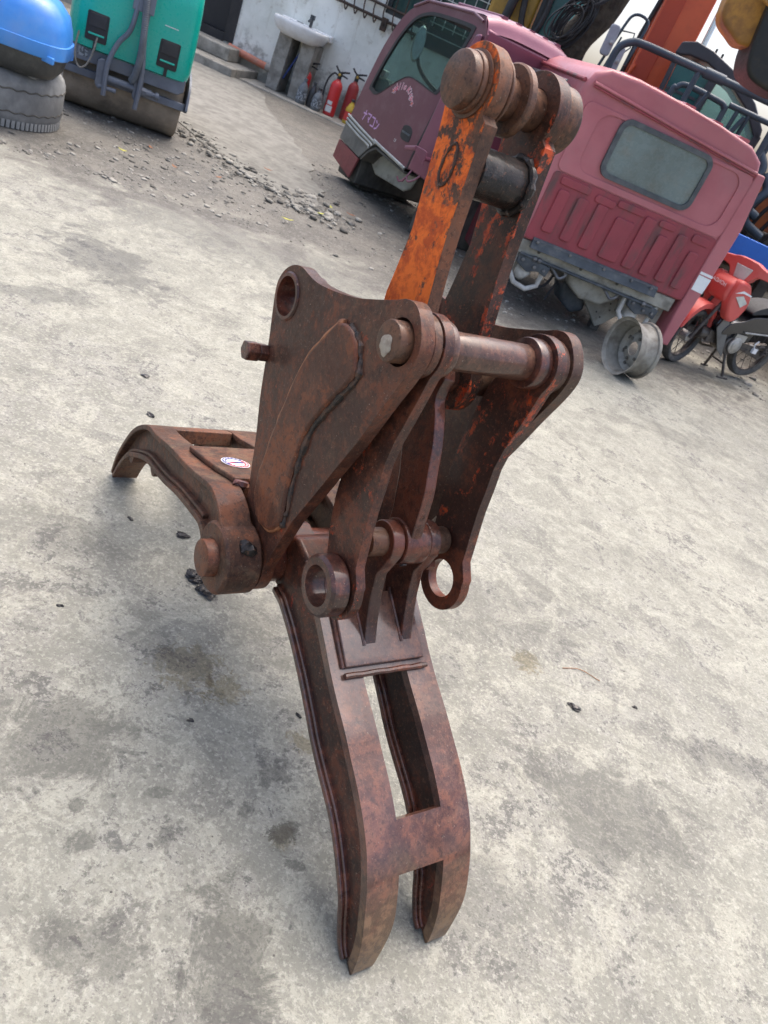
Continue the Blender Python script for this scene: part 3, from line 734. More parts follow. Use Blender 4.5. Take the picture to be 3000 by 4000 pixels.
# --- centre link
lk_front = cat([(-.572, .955), (-.578, .9), (-.557, .869), (-.53, .825), (-.512, .781), (-.495, .742), (-.485, .702), (-.476, .659), (-.470, .62)], 3)
lk = arc(AP, .058, 180, 40, 12) + [tuple(p)[:2] for p in lk_front[1:]] + arc(EP, .044, 0, -180, 14) + [(-.558, .66), (-.585, .73), (-.625, .80), (-.675, .86)]
GR.add('centre_link', prism(lk, .119, .145), M['rust_wet'], bevel=.003, label='curved centre link plate')
GR.add('link_barrel', acyl(EP, .046, .1125, .1715, 40, .003), M['rust_wet'])
gh = GR.add('grease_nipple', lathe([(.004, 0), (.0075, .0), (.0075, .003), (.004, .003)], (EP[0] + .036, .127, EP[1] - .0295), (.77, 0, -.62), 14, closed=True), M['weld'])
GR.add('ear_pin', acyl(EP, .028, .045, .238, 36, .004), M['pin'])
GR.add('pin_bolt', prism(hexp(.011, (EP[0] + .02, EP[1] - .048)), .2015, .222), M['rust_wet'], bevel=.0015)

# --- front jaw
BO = [tuple(p)[:2] for p in cat([(-.645, .483), (-.594, .496), (-.561, .485), (-.507, .456), (-.451, .424), (-.395, .391), (-.347, .366), (-.294, .342), (-.248, .318), (-.205, .296), (-.183, .283), (-.151, .262), (-.113, .23), (-.084, .196),
                                 (-.064, .168), (-.042, .13), (-.021, .09), (-.008, .05), (-.001, .012), (-.004, .002)], 4)]
BI = [tuple(p)[:2] for p in cat([(-.674, .365), (-.629, .365), (-.601, .362), (-.529, .337), (-.455, .302), (-.388, .265), (-.345, .24), (-.293, .216), (-.232, .191), (-.192, .169), (-.147, .134), (-.106, .095), (-.085, .06), (-.06, .025), (-.04, .008), (-.022, .003)], 4)]
def tip(vf, a0, a1):
    """narrow a tine towards its tip"""
    o = []
    for x, y, z in vf[0]:
        k = max(0, min(1, (.13 - z) / .13)); k = k * k * (3 - 2 * k)
        o.append((x, a0 + (y - a0) * (1 - .34 * k), z))
    return o, vf[1]
bo_in = offs(BO, -.006); bi_in = offs(BI, .006)
body = arc(RP, .075, 100, 262, 14) + list(bi_in) + list(reversed(bo_in))
tines = []
for s, (a0, a1) in enumerate(((0, .071), (.178, .247))):
    t = GR.add('tine', tip(prism(body, a0 + .003, a1 - .003, [circ(RP, .04)]), a0, a1), M['rust_side'], bevel=.002); tines.append(t)
    fl = sub(BI, -.66, -.03)
    GR.add('edge_strip', tip(ribbon(fl, -.003, .011, a0 - .012, a1 + .006), a0, a1), M['rust_flange'], t, bevel=.004)
    GR.add('edge_strip', tip(ribbon(fl, .011, .019, a0 - .005, a1 + .001), a0, a1), M['rust_flange'], t, bevel=.003)
    for bb in (-.305, -.175, -.072):
        k = min(range(len(BI)), key=lambda i: abs(BI[i][0] - bb)); c = BI[k]
        tt = (Vector(BI[k + 1]) - Vector(BI[k - 1])).normalized(); nn = Vector((tt.y, -tt.x))
        tooth = [tuple(Vector(c) + tt * u + nn * v) for u, v in ((-.028, -.004), (-.018, .009), (-.006, .015), (.006, .015), (.018, .009), (.028, -.004))]
        GR.add('tooth', tip(prism(tooth, a0 + .002, a1 - .002), a0, a1), M['rust_flange'], t, bevel=.003)
def slotted_plate(curve, cuts, keep, d):
    """curved plate: rows along the curve, columns between the cuts; keep(col, b) says where steel is"""
    lo = offs(curve, d); n = len(curve); V = []; F = []; idx = {}
    def vert(side, i, j):
        q = (side, i, j)
        if q not in idx:
            p = curve[i] if side == 0 else lo[i]; idx[q] = len(V)
            y = cuts[j]; z = curve[i][1]
            k = max(0, min(1, (.13 - z) / .13)); k = k * k * (3 - 2 * k)
            base = cuts[0] if j <= 1 else cuts[2]
            V.append((p[0], base + (y - base) * (1 - .34 * k), p[1]))
        return idx[q]
    nc = len(cuts) - 1
    K_ = [[keep(j, .5 * (curve[i][0] + curve[i + 1][0])) for j in range(nc)] for i in range(n - 1)]
    for i in range(n - 1):
        for j in range(nc):
            if not K_[i][j]: continue
            F.append((vert(0, i, j), vert(0, i + 1, j), vert(0, i + 1, j + 1), vert(0, i, j + 1)))
            F.append((vert(1, i, j), vert(1, i, j + 1), vert(1, i + 1, j + 1), vert(1, i + 1, j)))
            for di, dj, e in ((-1, 0, ((i, j), (i, j + 1))), (1, 0, ((i + 1, j), (i + 1, j + 1))), (0, -1, ((i, j), (i + 1, j))), (0, 1, ((i, j + 1), (i + 1, j + 1)))):
                ii, jj = i + di, j + dj
                if 0 <= ii < n - 1 and 0 <= jj < nc and K_[ii][jj]: continue
                (p, q), (r, s_) = e
                F.append((vert(0, p, q), vert(0, r, s_), vert(1, r, s_), vert(1, p, q)))
    return V, F
bs = sub(BO, -.60, .1)
GR.add('back_plate', slotted_plate(bs, [0, .071, .178, .247], lambda j, b: j != 1 or b < -.378 or -.139 < b < -.0725, -.02), M['rust_jaw'], bevel=.004, seg=3)
GR.add('jaw_bridge', ribbon(sub(BO, -.138, -.073), -.0195, -.055, .0685, .1805), M['rust_side'], bevel=.004)
GR.add('jaw_bridge', ribbon(sub(BO, -.58, -.384), -.0195, -.05, .0685, .1805), M['rust_side'], bevel=.004)
GR.add('bracket_plate', ribbon(sub(BO, -.53, -.386), .012, .0005, .03, .222), M['rust_jaw'], bevel=.003)
bp = sub(BO, -.386, -.372)[0]
GR.add('weld_bead', tube([(bp[0] + .004, .026 + .02 * i, bp[1] + .004 + .001 * math.sin(i * 2.1)) for i in range(11)], [.006 + .0012 * math.sin(i * 3.1) for i in range(11)], 8), M['rust_wet'])
GR.add('weld_bead', tube([(p[0] + .001, .0275, p[1] + .003) for p in sub(BO, -.53, -.386)], .005, 8), M['rust_wet'])
ear = arc(EP, .042, 195, -25, 20) + [(-.472, .585), (-.481, .556), (-.467, .51), (-.446, .462), (-.428, .428), (-.408, .398), (-.41, .386)] + [(-.45, .41), (-.53, .456), (-.548, .49), (-.552, .55)]
for a0, a1 in ((.082, .11), (.174, .2)):
    e = GR.add('ear', prism(ear, a0, a1), M['rust_wet'], bevel=.003)
    GR.add('weld_bead', tube([(-.402, a0 - .004 + .012 * i, .397 + .001 * math.sin(i * 5)) for i in range(4)], .008, 8), M['rust_wet'], e)
    GR.add('weld_bead', tube([(p[0], a0 - .001, p[1] + .012) for p in sub(BO, -.53, -.41)], .005, 8), M['rust_wet'], e)
GR.add('pivot_shaft', acyl(RP, .039, -.06, .309, 36, .002), M['rust_wet'])
GR.add('pivot_housing', prism([(-.72, .42), (-.69, .39), (-.64, .40), (-.59, .41), (-.56, .44), (-.555, .47), (-.60, .495), (-.66, .505), (-.71, .47)], .002, .245), M['rust_side'], bevel=.012, seg=3)
GR.add('pivot_hub', aring(RP, .0395, .058, .0765, .1705), M['rust_wet'])
for a0, a1 in ((-.0325, .0035), (.2435, .2815)): GR.add('pivot_spacer', aring(RP, .0395, .056, a0, a1), M['rust_wet'])

# --- rear jaw (its near tine runs slightly inwards towards the tip)
RO = [tuple(p)[:2] for p in cat([(-.70, .487), (-.725, .497), (-.75, .507), (-.79, .512), (-.836, .507), (-.926, .472), (-1.016, .441), (-1.118, .409), (-1.249, .361), (-1.31, .343), (-1.358, .319), (-1.421, .273), (-1.475, .217), (-1.53, .135), (-1.562, .07), (-1.575, .012)], 4)]
RI = [tuple(p)[:2] for p in cat([(-.76, .37), (-.79, .392), (-.828, .402), (-.893, .385), (-.968, .362), (-1.03, .340), (-1.098, .312), (-1.192, .281), (-1.265, .258), (-1.33, .226), (-1.373, .2), (-1.43, .163), (-1.475, .118), (-1.509, .07), (-1.536, .02), (-1.545, .006)], 4)]
K = .07 / .87
def shear(vf): return [(x, y + K * (RP[0] - x), z) for x, y, z in vf[0]], vf[1]
ro_in = offs(RO, .006); ri_in = offs(RI, -.006)
rbody = list(ro_in) + list(reversed(ri_in)) + arc(RP, .073, 215, 450, 18)
rt = GR.add('rear_tine', shear(prism(rbody, -.118, -.075)), M['rust_rear'], bevel=.002, label='rear jaw tine with recessed side')
rs = sub(RO, -1.6, -.70)
GR.add('back_plate', shear(ribbon(rs, 0, .014, -.14, -.072)), M['rust_rear'], rt, bevel=.003)
GR.add('edge_strip', shear(ribbon(sub(RI, -1.6, -.79), .0, -.014, -.14, -.064)), M['rust_rear'], rt, bevel=.003)
GR.add('edge_strip', shear(ribbon(sub(RI, -1.52, -.82), -.014, -.024, -.132, -.07)), M['rust_rear'], rt, bevel=.003)
rt2 = GR.add('rear_tine', prism(rbody, .152, .223), M['rust_rear'], bevel=.002)
GR.add('back_plate', ribbon(rs, 0, .014, .14, .235), M['rust_rear'], rt2, bevel=.003)
GR.add('edge_strip', ribbon(sub(RI, -1.6, -.79), .0, -.014, .14, .235), M['rust_rear'], rt2, bevel=.003)
for bb in (-1.22, -1.41, -1.535):
    k = min(range(len(RI)), key=lambda i: abs(RI[i][0] - bb)); c = RI[k]
    tt = (Vector(RI[min(k + 1, len(RI) - 1)]) - Vector(RI[k - 1])).normalized(); nn = Vector((-tt.y, tt.x))
    tooth = [tuple(Vector(c) + tt * u + nn * v) for u, v in ((-.03, -.004), (-.018, .012), (-.006, .018), (.006, .018), (.018, .012), (.03, -.004))]
    if bb > -1.5:
        GR.add('tooth', shear(prism(tooth, -.136, -.068)), M['rust_rear'], rt, bevel=.003)
        GR.add('tooth', prism(tooth, .145, .23), M['rust_rear'], rt2, bevel=.003)
GR.add('jaw_bridge', ribbon(sub(RO, -1.39, -1.29), .0005, .04, -.03, .1395), M['rust_rear'], bevel=.004)
GR.add('jaw_bridge', ribbon(sub(RO, -1.12, -.81), .0005, .05, -.055, .1395), M['rust_rear'], bevel=.004)
cpz = sub(RO, -1.105, -.83)
cross = GR.add('cross_plate', ribbon(cpz, -.014, .0, -.072, .165), M['rust_rear'], bevel=.004)
for a_ in (-.06, -.01, .03): GR.add('weld_bead', blob((-.829, a_, .513), .012, int(a_ * 100) + 40, .4, 2, (.8, 1.3, .7)), M['rust_wet'], cross)
GR.add('pivot_boss', join(aring(RP, .04, .0765, -.142, -.0625, 44, .006)), M['rust_rear'])
GR.add('grease_patch', blob((RP[0] + .047, -.1, RP[1] + .06), .017, 9, .3, 2, (1, 1, 1)), M['grease'])
GR.add('jaw_pin', acyl(RP, .039, -.166, -.061, 36, .004), M['rust_pad'])

# sticker on the cross plate
def on_plate(b, h):
    k = min(range(len(cpz)), key=lambda i: abs(cpz[i][0] - b)); k = max(1, min(len(cpz) - 2, k))
    i0, i1 = (cpz[k], cpz[k + 1]) if b < cpz[k][0] else (cpz[k - 1], cpz[k])
    f = (b - i0[0]) / (i1[0] - i0[0]); z = i0[1] + (i1[1] - i0[1]) * f
    t = (Vector(i1) - Vector(i0)).normalized(); n = Vector((-t.y, t.x));  n = n if n.y > 0 else -n
    return (b + n.x * h, z + n.y * h)
SC = (-.958, -.012)
def disc(r0, r1, h, a_lo=0, a_hi=2 * PI, n=48, c=SC, sx=.042, sy=.031):
    V = []; F = []
    for i in range(n + 1):
        a = a_lo + (a_hi - a_lo) * i / n
        for r in (r0, r1):
            b_, y_ = c[0] + sx * r * math.cos(a), c[1] + sy * r * math.sin(a)
            p = on_plate(b_, h); V.append((p[0], y_, p[1]))
    for i in range(n): F.append((2 * i, 2 * i + 1, 2 * i + 3, 2 * i + 2))
    return V, F
M['st_white'] = surf('white vinyl', (.8, .82, .82), (.74, .76, .78), 30, .35, bump=0)
M['st_blue'] = surf('blue vinyl', (.03, .035, .22), (.04, .045, .26), 30, .35, bump=0)
M['st_red'] = surf('red vinyl', (.6, .06, .08), (.5, .05, .07), 30, .35, bump=0)
st = GR.add('sticker', disc(.001, 1, .0156), M['st_white'], cross, label='oval white sticker with red and blue rim', normals=False)
GR.add('sticker_rim', disc(.64, .93, .0162, rad(-60), rad(120)), M['st_red'], st, normals=False)
GR.add('sticker_rim', disc(.64, .93, .0162, rad(120), rad(300)), M['st_blue'], st, normals=False)
for k in range(11):
    a = rad(-50 + 16 * k); GR.add('sticker_print', disc(.74, .84, .0168, a, a + rad(9), 6), M['st_white'], st, normals=False)
for k in range(8):
    a = rad(132 + 20 * k); GR.add('sticker_print', disc(.74, .84, .0168, a, a + rad(13), 6), M['st_white'], st, normals=False)
for (x, y, w, h, mt) in ((.0, .2, .5, .1, 'st_blue'), (-.05, -.05, .35, .06, 'st_blue'), (.1, -.28, .6, .05, 'st_red')):
    c = (SC[0] + x * .04, SC[1] + y * .035)
    GR.add('sticker_print', disc(.001, 1, .0162, c=c, sx=.03 * h * 2, sy=.03 * w), M[mt], st, normals=False)

# stamped casting code on the link's front edge
def stroke_mesh(strokes, w):
    V = []; F = []
    for s_ in strokes:
        for i in range(len(s_) - 1):
            p, q = Vector(s_[i]), Vector(s_[i + 1]); d = (q - p)
            if d.length < 1e-6: continue
            d.normalize(); n = Vector((-d.y, d.x)) * w / 2; p2 = p - d * w * .35; q2 = q + d * w * .35
            k = len(V); V += [tuple(p2 + n), tuple(p2 - n), tuple(q2 - n), tuple(q2 + n)]; F.append((k, k + 1, k + 2, k + 3))
    return V, F
GLY = {'X': [[(0, 0), (.6, 1)], [(0, 1), (.6, 0)]], 'O': [[(0, .2), (0, .8), (.2, 1), (.4, 1), (.6, .8), (.6, .2), (.4, 0), (.2, 0), (0, .2)]],
       'G': [[(.6, .85), (.4, 1), (.15, 1), (0, .8), (0, .2), (.15, 0), (.45, 0), (.6, .2), (.6, .5), (.35, .5)]],
       '1': [[(.1, .8), (.3, 1), (.3, 0)]], '0': [[(0, .2), (0, .8), (.2, 1), (.4, 1), (.6, .8), (.6, .2), (.4, 0), (.2, 0), (0, .2)]], ' ': []}
code = []
zc = .648
def lk_b(z):
    pts = [(-.53, .825), (-.512, .781), (-.495, .742), (-.485, .702), (-.476, .659), (-.470, .62)]
    for (b0, z0), (b1, z1) in zip(pts, pts[1:]):
        if z1 <= z <= z0: return b0 + (b1 - b0) * (z0 - z) / (z0 - z1)
    return -.47
V = []; F = []
for ch in 'XOG1 O':
    v, f = stroke_mesh([[(x * .008, y * .008) for x, y in s_] for s_ in GLY[ch]], .0013)
    k = len(V)
    for x, y in v:
        z_ = zc + x; V.append((lk_b(z_) + .0012, .136 - y, z_))
    F += [tuple(i + k for i in q) for q in f]; zc += .0085
GR.add('stamped_code', (V, F), M['tube'], normals=False)
# ------------------------------------------------------------------ maroon truck cab, seen from behind
M['maroon'] = surf('faded maroon paint', (.45, .14, .158), (.39, .108, .126), 1.6, .38, 0, .03, coat=.2, dirt=.35, dirtc=(.36, .16, .17), dscale=3, r2=.55)
M['maroon_low'] = surf('sooty maroon paint', (.31, .05, .065), (.25, .042, .055), 2.2, .45, 0, .05, dirt=.85, dirtc=(.085, .06, .055), dscale=5, dstretch=(1.2, 1, .3))
M['rubber'] = surf('rubber seal', (.06, .07, .075), (.1, .11, .115), 14, .5, 0, .1)
M['dusty_glass'] = surf('dusty window glass', (.17, .22, .21), (.12, .15, .135), 2.2, .12, 0, .02, 30, r2=.4, dirt=.5, dirtc=(.2, .19, .15), dscale=6)
M['primer'] = surf('pale under-body paint', (.40, .39, .33), (.25, .24, .2), 5, .6, 0, .2, 30, dirt=.6, dirtc=(.12, .11, .09))
M['under'] = surf('dark dirty under-body', (.10, .095, .08), (.05, .047, .042), 5, .7, 0, .3, 25)
M['hoop'] = surf('white painted steel', (.62, .62, .58), (.45, .44, .4), 9, .5, dirt=.4)
M['greybolt'] = surf('grey steel', (.22, .22, .22), (.14, .14, .14), 20, .45, .5)
M['bluebar'] = surf('blue-black plastic trim', (.045, .055, .065), (.08, .095, .105), 10, .45, dirt=.4, dirtc=(.2, .2, .19))
MC = Thing('truck_cab', 'maroon truck cab shell seen from behind with a dusty rear window', 'truck cab', (1.51, 6.6, 0), rad(17))
W_ = 1.55; D_ = 1.6
sec = [(-W_, .51), (-.04, .51), (-.015, 1.0), (-.04, 1.5), (-.08, 1.60), (-.2, 1.665), (-.5, 1.70), (-.8, 1.72), (-1.2, 1.735), (-1.42, 1.72), (-1.52, 1.66), (-W_ - .01, 1.57)]
shell = MC.add('cab_shell', prism(sec, 0, D_), M['maroon'], bevel=.035, seg=3)
# roof swage ribs
for x in (-1.25, -1.0, -.75, -.5, -.25):
    MC.add('roof_rib', prism(rrect(-.045, .045, -.012, .012, .011, 3), .09, D_ - .1, mp=lambda u, v, w, x=x: (x + u, w, 1.727 + v - (0.045 * max(0, (x + .8)) / .6))), M['maroon'], shell)
# sloping rain channel under the roof edge
MC.add('rain_channel', tube([(-1.50, -.012, 1.605), (-.08, -.012, 1.525)], .011, 8), M['maroon'], shell)
MC.add('rain_channel', tube([(-1.50, -.016, 1.585), (-.08, -.016, 1.505)], .006, 8), M['maroon_low'], shell)
# recessed field round the window: raised surround
fr_o = rrect(-1.49, -.07, 1.03, 1.50, .05); fr_i = rrect(-1.36, -.15, 1.075, 1.475, .10)
MC.add('rear_surround', prism(fr_o, -.011, .002, [fr_i]), M['maroon'], shell, bevel=.007, seg=3)
go, gi = rrect(-1.2, -.42, 1.1, 1.505, .085, 8), rrect(-1.165, -.455, 1.135, 1.47, .06, 8)
gk = MC.add('window_seal', prism(go, -.026, .0, [gi]), M['rubber'], bevel=.009, seg=3)
MC.add('rear_window', prism(gi, -.012, -.004), M['dusty_glass'], gk)
# lower panel with pressed ribs
lp = MC.add('lower_panel', prism(rrect(-1.49, -.07, .525, 1.022, .03), -.007, .002), M['maroon_low'], bevel=.004)
ribs = [(-1.40, -1.31, .61, .92), (-1.24, -1.15, .6, .92), (-1.08, -.99, .6, .93), (-.90, -.74, .59, .90), (-.69, -.59, .59, .98), (-.53, -.44, .59, .90), (-.385, -.295, .59, .96), (-.235, -.145, .585, .88)]
for x0, x1, z0, z1 in ribs:
    MC.add('pressed_rib', prism(rrect(x0, x1, z0, z1, .02, 4), -.024, -.006), M['maroon_low'], lp, bevel=.008, seg=3)
for x0, x1, z0, z1 in ((-1.12, -.95, .93, .985), (-.94, -.70, .96, 1.01), (-.57, -.42, .95, 1.0), (-.27, -.11, .94, 1.0), (-1.42, -1.17, .95, 1.005)):
    MC.add('pressed_rib', prism(rrect(x0, x1, z0, z1, .02, 4), -.019, -.006), M['maroon_low'], lp, bevel=.007, seg=3)
br = MC.add('rear_bar', prism([(-.045, .47), (-.03, .515), (-.03, .535), (-.012, .55), (-.008, .55), (-.008, .47)], -1.42, -.31, mp=lambda u, v, w: (w, u, v)), M['bluebar'], bevel=.004)
for x in (-1.38, -1.1, -.8, -.55, -.37): MC.add('bolt', cyl((x, -.03, .525), (0, -1, 0), .011, 0, .014, 10, .002), M['greybolt'], br)
# corner pillar going down past the floor
pil = MC.add('corner_pillar', prism([(-.075, 1.53), (-.07, .78), (-.065, .40), (-.05, .16), (.03, .155), (.045, .45), (.06, .8), (.06, 1.15), (.0, 1.53)], -.02, .2), M['maroon'], bevel=.015, seg=3)
MC.add('reflective_sticker', prism([(-.055, .63), (.05, .625), (.055, .745), (-.06, .75)], -.0225, -.0205), surf('white reflective tape', (.8, .84, .84), (.72, .77, .78), 20, .4, bump=0), pil, label='white reflective patch')
MC.add('reflective_sticker', prism([(-.06, .758), (.055, .755), (.055, .775), (-.06, .778)], -.0225, -.0205), M['st_white'] if 'st_white' in M else M['paper'], pil)
MC.add('inner_fender', prism([(-.35, .50), (-.09, .50), (-.09, .22), (-.2, .3)], .12, .16), M['primer'], bevel=.006)
# underside
MC.add('floor_beam', box(-1.50, -.10, .02, .14, .40, .508), M['primer'], bevel=.01)
MC.add('floor_pan', box(-1.48, -.1, .14, 1.4, .44, .505), M['under'], bevel=.01)
for x in (-1.32, -.95, -.62): MC.add('beam_hole', cyl((x, .0195, .455), (0, -1, 0), .014, -.002, .001, 14), M['under'])
def hoop(x, s):
    h = MC.add('latch_hoop', tube([(x - .14, .06, .42), (x - .14, .05, .26), (x - .07, .04, .18), (x + .04, .04, .16), (x + .12, .05, .21), (x + .12, .05, .31), (x + .16, .07, .46)], [.02] * 7, 8), M['hoop'])
    MC.add('latch_plate', prism([(x - .13, .41), (x + .15, .38), (x + .14, .30), (x + .06, .32), (x - .02, .29), (x - .12, .33)], .0, .05), M['bluebar'], h, bevel=.008)
    for dx, dz in ((-.09, .37), (.02, .345), (.1, .345)): MC.add('bolt', cyl((x + dx, -.001, dz), (0, -1, 0), .013, 0, .016, 8, .002), M['greybolt'], h)
    MC.add('latch_cup', blob((x - .02, .10, .27), .075, 3 + s, .2, 2, (.9, .7, 1)), M['hoop'], h)
    MC.add('side_plate', prism([(x - .15, .45), (x - .05, .43), (x - .1, .2), (x - .14, .24)], .1, .13), M['primer'], h)
hoop(-.34, 0); hoop(-1.33, 5)
MC.add('torsion_rod', tube([(-1.46, -.0, .405), (-.26, -.0, .39)], .012, 10), M['bluebar'])
for x in (-1.35, -1.31, -.36): MC.add('rod_collar', cyl((x, 0, .404 - (x + 1.46) * .0125), (1, 0, 0), .021, 0, .03, 12, .003), M['greybolt'])
for x0 in (-1.13, -.66):
    MC.add('hook', tube([tuple(p) for p in cat([(x0 - .06, .05, .40), (x0, .03, .36), (x0 + .05, .02, .33), (x0 + .09, .02, .37), (x0 + .06, .03, .40)], 4)], .012, 8), M['greybolt'])
# engine tunnel and front pan hanging low
MC.add('engine_tunnel', prism([(-1.02, .45), (-.95, .30), (-.80, .22), (-.62, .23), (-.52, .3), (-.42, .45)], .12, 1.2), M['primer'], bevel=.03, seg=3)
MC.add('tunnel_skin', prism([(-1.2, .45), (-1.1, .33), (-.98, .26), (-.9, .30), (-.98, .45)], .2, 1.1), M['under'], bevel=.03)
fp = MC.add('front_pan', prism([(-.66, .32), (-.40, .30), (-.36, .18), (-.44, .08), (-.50, .03), (-.58, .10), (-.70, .2)], .26, .31), M['primer'], bevel=.012, seg=3)
for dx, dz in ((-.6, .25), (-.47, .25), (-.55, .15), (-.5, .12), (-.45, .2)): MC.add('pan_hole', cyl((dx, .259, dz), (0, -1, 0), .008, -.001, .001, 10), M['under'], fp)
MC.add('wheel_liner', prism([(-.86, .34), (-.68, .30), (-.62, .1), (-.72, .04), (-.84, .1), (-.9, .22)], .34, .6), M['bluebar'], bevel=.03, seg=3)
MC.add('step_sill', xf(box(-.5, -.2, -.03, .03, -.03, .03), Matrix.Translation((-.02, .36, .12)) @ Matrix.Rotation(rad(-28), 4, 'Y')), M['maroon_low'], bevel=.01)
MC.add('prop_leg', box(-.53, -.45, .28, .36, 0.0, .10), M['under'], bevel=.006)
MC.add('prop_leg', box(-1.35, -1.25, 1.1, 1.2, 0.0, .45), M['under'], bevel=.006)
MC.add('prop_leg', box(-.3, -.2, 1.1, 1.2, 0.0, .45), M['under'], bevel=.006)
MC.add('wire_loom', tube([tuple(p) for p in cat([(-1.02, .3, .3), (-1.06, .28, .2), (-1.15, .26, .14), (-1.25, .24, .13), (-1.32, .22, .17), (-1.38, .22, .14)], 5)], .011, 6), M['blackplastic'])
MC.add('wire_loom', tube([tuple(p) for p in cat([(-.95, .34, .26), (-.98, .32, .16), (-1.0, .3, .08)], 4)], .009, 6), M['blackplastic'])
# left side: door window, visor, gutter
M['visor'] = surf('smoked visor', (.18, .2, .2), (.3, .33, .32), 3, .08, .2, 0)
dw = MC.add('door_window', prism(rrect(.28, 1.25, 1.02, 1.5, .07), -W_ - .022, -W_ - .012, mp=YZ), M['dusty_glass'])
MC.add('door_window_frame', prism(rrect(.24, 1.29, .98, 1.54, .09), -W_ - .03, -W_ + .01, [rrect(.28, 1.25, 1.02, 1.5, .07)], mp=YZ), M['rubber'], dw, bevel=.006)
MC.add('visor', prism([(.2, 1.56), (1.3, 1.56), (1.3, 1.42), (.2, 1.46)], -.06, -.05, mp=lambda u, v, w: (-W_ - .02 + w + (1.56 - v) * -.35, u, v)), M['visor'], dw)
MC.add('gutter', tube([(-W_ - .01, .03, 1.60), (-W_ - .012, 1.3, 1.62)], .014, 8), M['maroon_low'])
MC.add('mud_flap', prism([(1.1, .1), (1.4, .1), (1.42, .5), (1.08, .5)], -W_ - .01, -W_ + .04, mp=YZ), M['maroon_low'], bevel=.01)
ms = MC.add('warning_strip', prism([(.5, .505), (1.3, .505), (1.3, .57), (.5, .57)], -W_ - .012, -W_ - .002, mp=YZ), M['blackplastic'])
for i in range(6): MC.add('warning_stripe', prism([(.52 + i * .13, .508), (.57 + i * .13, .508), (.61 + i * .13, .567), (.56 + i * .13, .567)], -W_ - .0145, -W_ - .0125, mp=YZ), surf('yellow tape', (.8, .62, .03), None, 20, .5) if i == 0 else bpy.data.materials['yellow tape'], ms)

# ------------------------------------------------------------------ purple truck cab, side view
M['purple'] = surf('purple metallic paint', (.15, .05, .072), (.13, .043, .063), 1.5, .3, .25, .02, coat=.35, dirt=.2, dirtc=(.3, .2, .22), dscale=4, r2=.42)
M['purple2'] = surf('pink-purple metallic paint', (.25, .085, .125), (.21, .07, .108), 1.5, .28, .35, .02, coat=.3, r2=.4)
M['red_flap'] = surf('dull red plastic', (.24, .06, .06), (.19, .05, .05), 5, .55, dirt=.3)
M['greyplastic'] = surf('weathered grey plastic', (.15, .15, .14), (.1, .1, .09), 6, .5, dirt=.3, dirtc=(.22, .21, .18))
M['trimsilver'] = surf('dull silver trim', (.42, .44, .42), (.3, .31, .3), 8, .3, .7)
M['cabin'] = surf('grey cabin plastic', (.09, .11, .105), (.06, .075, .07), 5, .6)
M['cabglass'] = glass('cab side glass', (.72, .82, .80), .02, .08, .12, (.12, .14, .13))
PC = Thing('truck_cab', 'purple metallic truck cab seen from its door side with pink lettering', 'truck cab', (-1.80, 8.05, 0), rad(-48))
PC.o.scale = (1, .6, 1)
XR = 1.45
side = [tuple(p)[:2] for p in cat([(-.18, .585), (-.135, .76), (-.09, .94), (0, 1.22), (.14, 1.47), (.29, 1.60), (.45, 1.68)], 4)] + [(.8, 1.715), (1.2, 1.732), (1.37, 1.725), (XR, 1.62), (XR, .52), (1.25, .50)] + [(1.06, .465), (.69, .485), (.46, .505), (.1, .545)]
win = [tuple(p)[:2] for p in cat([(.02, .885), (.06, .87), (.18, .865), (.40, 1.01), (.55, 1.095), (.66, 1.115), (.78, 1.11), (1.04, 1.09), (1.10, 1.11), (1.14, 1.19), (1.24, 1.50), (1.27, 1.60), (1.22, 1.635), (.75, 1.625), (.55, 1.60), (.38, 1.53), (.24, 1.38), (.12, 1.16), (.05, .98)], 4, True)]
for y0, y1 in ((0, .05), (1.55, 1.6)):
    sp_ = PC.add('side_panel', prism(side, y0, y1, [win]), M['purple'], bevel=.012, seg=3)
    if y0 == 0: near = sp_
gl = PC.add('door_window', prism(win, .02, .026), M['cabglass'], near)
wi_ = [(Vector(p) - Vector((.62, 1.25))) * .955 + Vector((.62, 1.25)) for p in win]; wo_ = [(Vector(p) - Vector((.62, 1.25))) * 1.03 + Vector((.62, 1.25)) for p in win]
PC.add('window_seal', prism(wo_, -.008, .03, [wi_]), M['rubber'] if False else M['blackplastic'], gl, bevel=.004)
# roof, rear, front
roof_p = [(.29, 1.60), (.45, 1.68), (.8, 1.715), (1.2, 1.732), (1.37, 1.725), (XR, 1.62)]
def shell_strip(prof, y0, y1, t=.03, crown=.05):
    V = []; F = []; ny = 9; n = len(prof)
    for k in range(2):
        for j in range(ny):
            f = j / (ny - 1); cz = crown * (1 - (2 * f - 1) ** 4)
            for x, z in prof: V.append((x, y0 + (y1 - y0) * f, z + cz - k * t))
    for k in range(2):
        for j in range(ny - 1):
            for i in range(n - 1):
                a = k * ny * n + j * n + i; F.append((a, a + 1, a + n + 1, a + n))
    return V, F
PC.add('roof', shell_strip([tuple(p)[:2] for p in cat(roof_p, 5)], .02, 1.58), M['purple2'], normals=True)
for y in (.3, .55, .8, 1.05, 1.3): PC.add('roof_rib', prism(rrect(-.05, .05, -.012, .012, .011, 3), .7, 1.36, mp=lambda u, v, w, y=y: (w, y + u, 1.777 + v - .03 * abs(w - 1.4))), M['purple2'])
PC.add('rear_panel', box(XR - .04, XR, .03, 1.57, .52, 1.66), M['purple2'], bevel=.02)
PC.add('gutter', tube([(.3, -.008, 1.615), (.5, -.012, 1.69), (1.2, -.012, 1.722), (1.36, -.012, 1.69)], .012, 8), M['purple'])
PC.add('front_panel', prism([(-.20, .55), (-.16, .56), (-.08, .93), (-.12, .93)], .03, 1.57), M['purple'], bevel=.01)
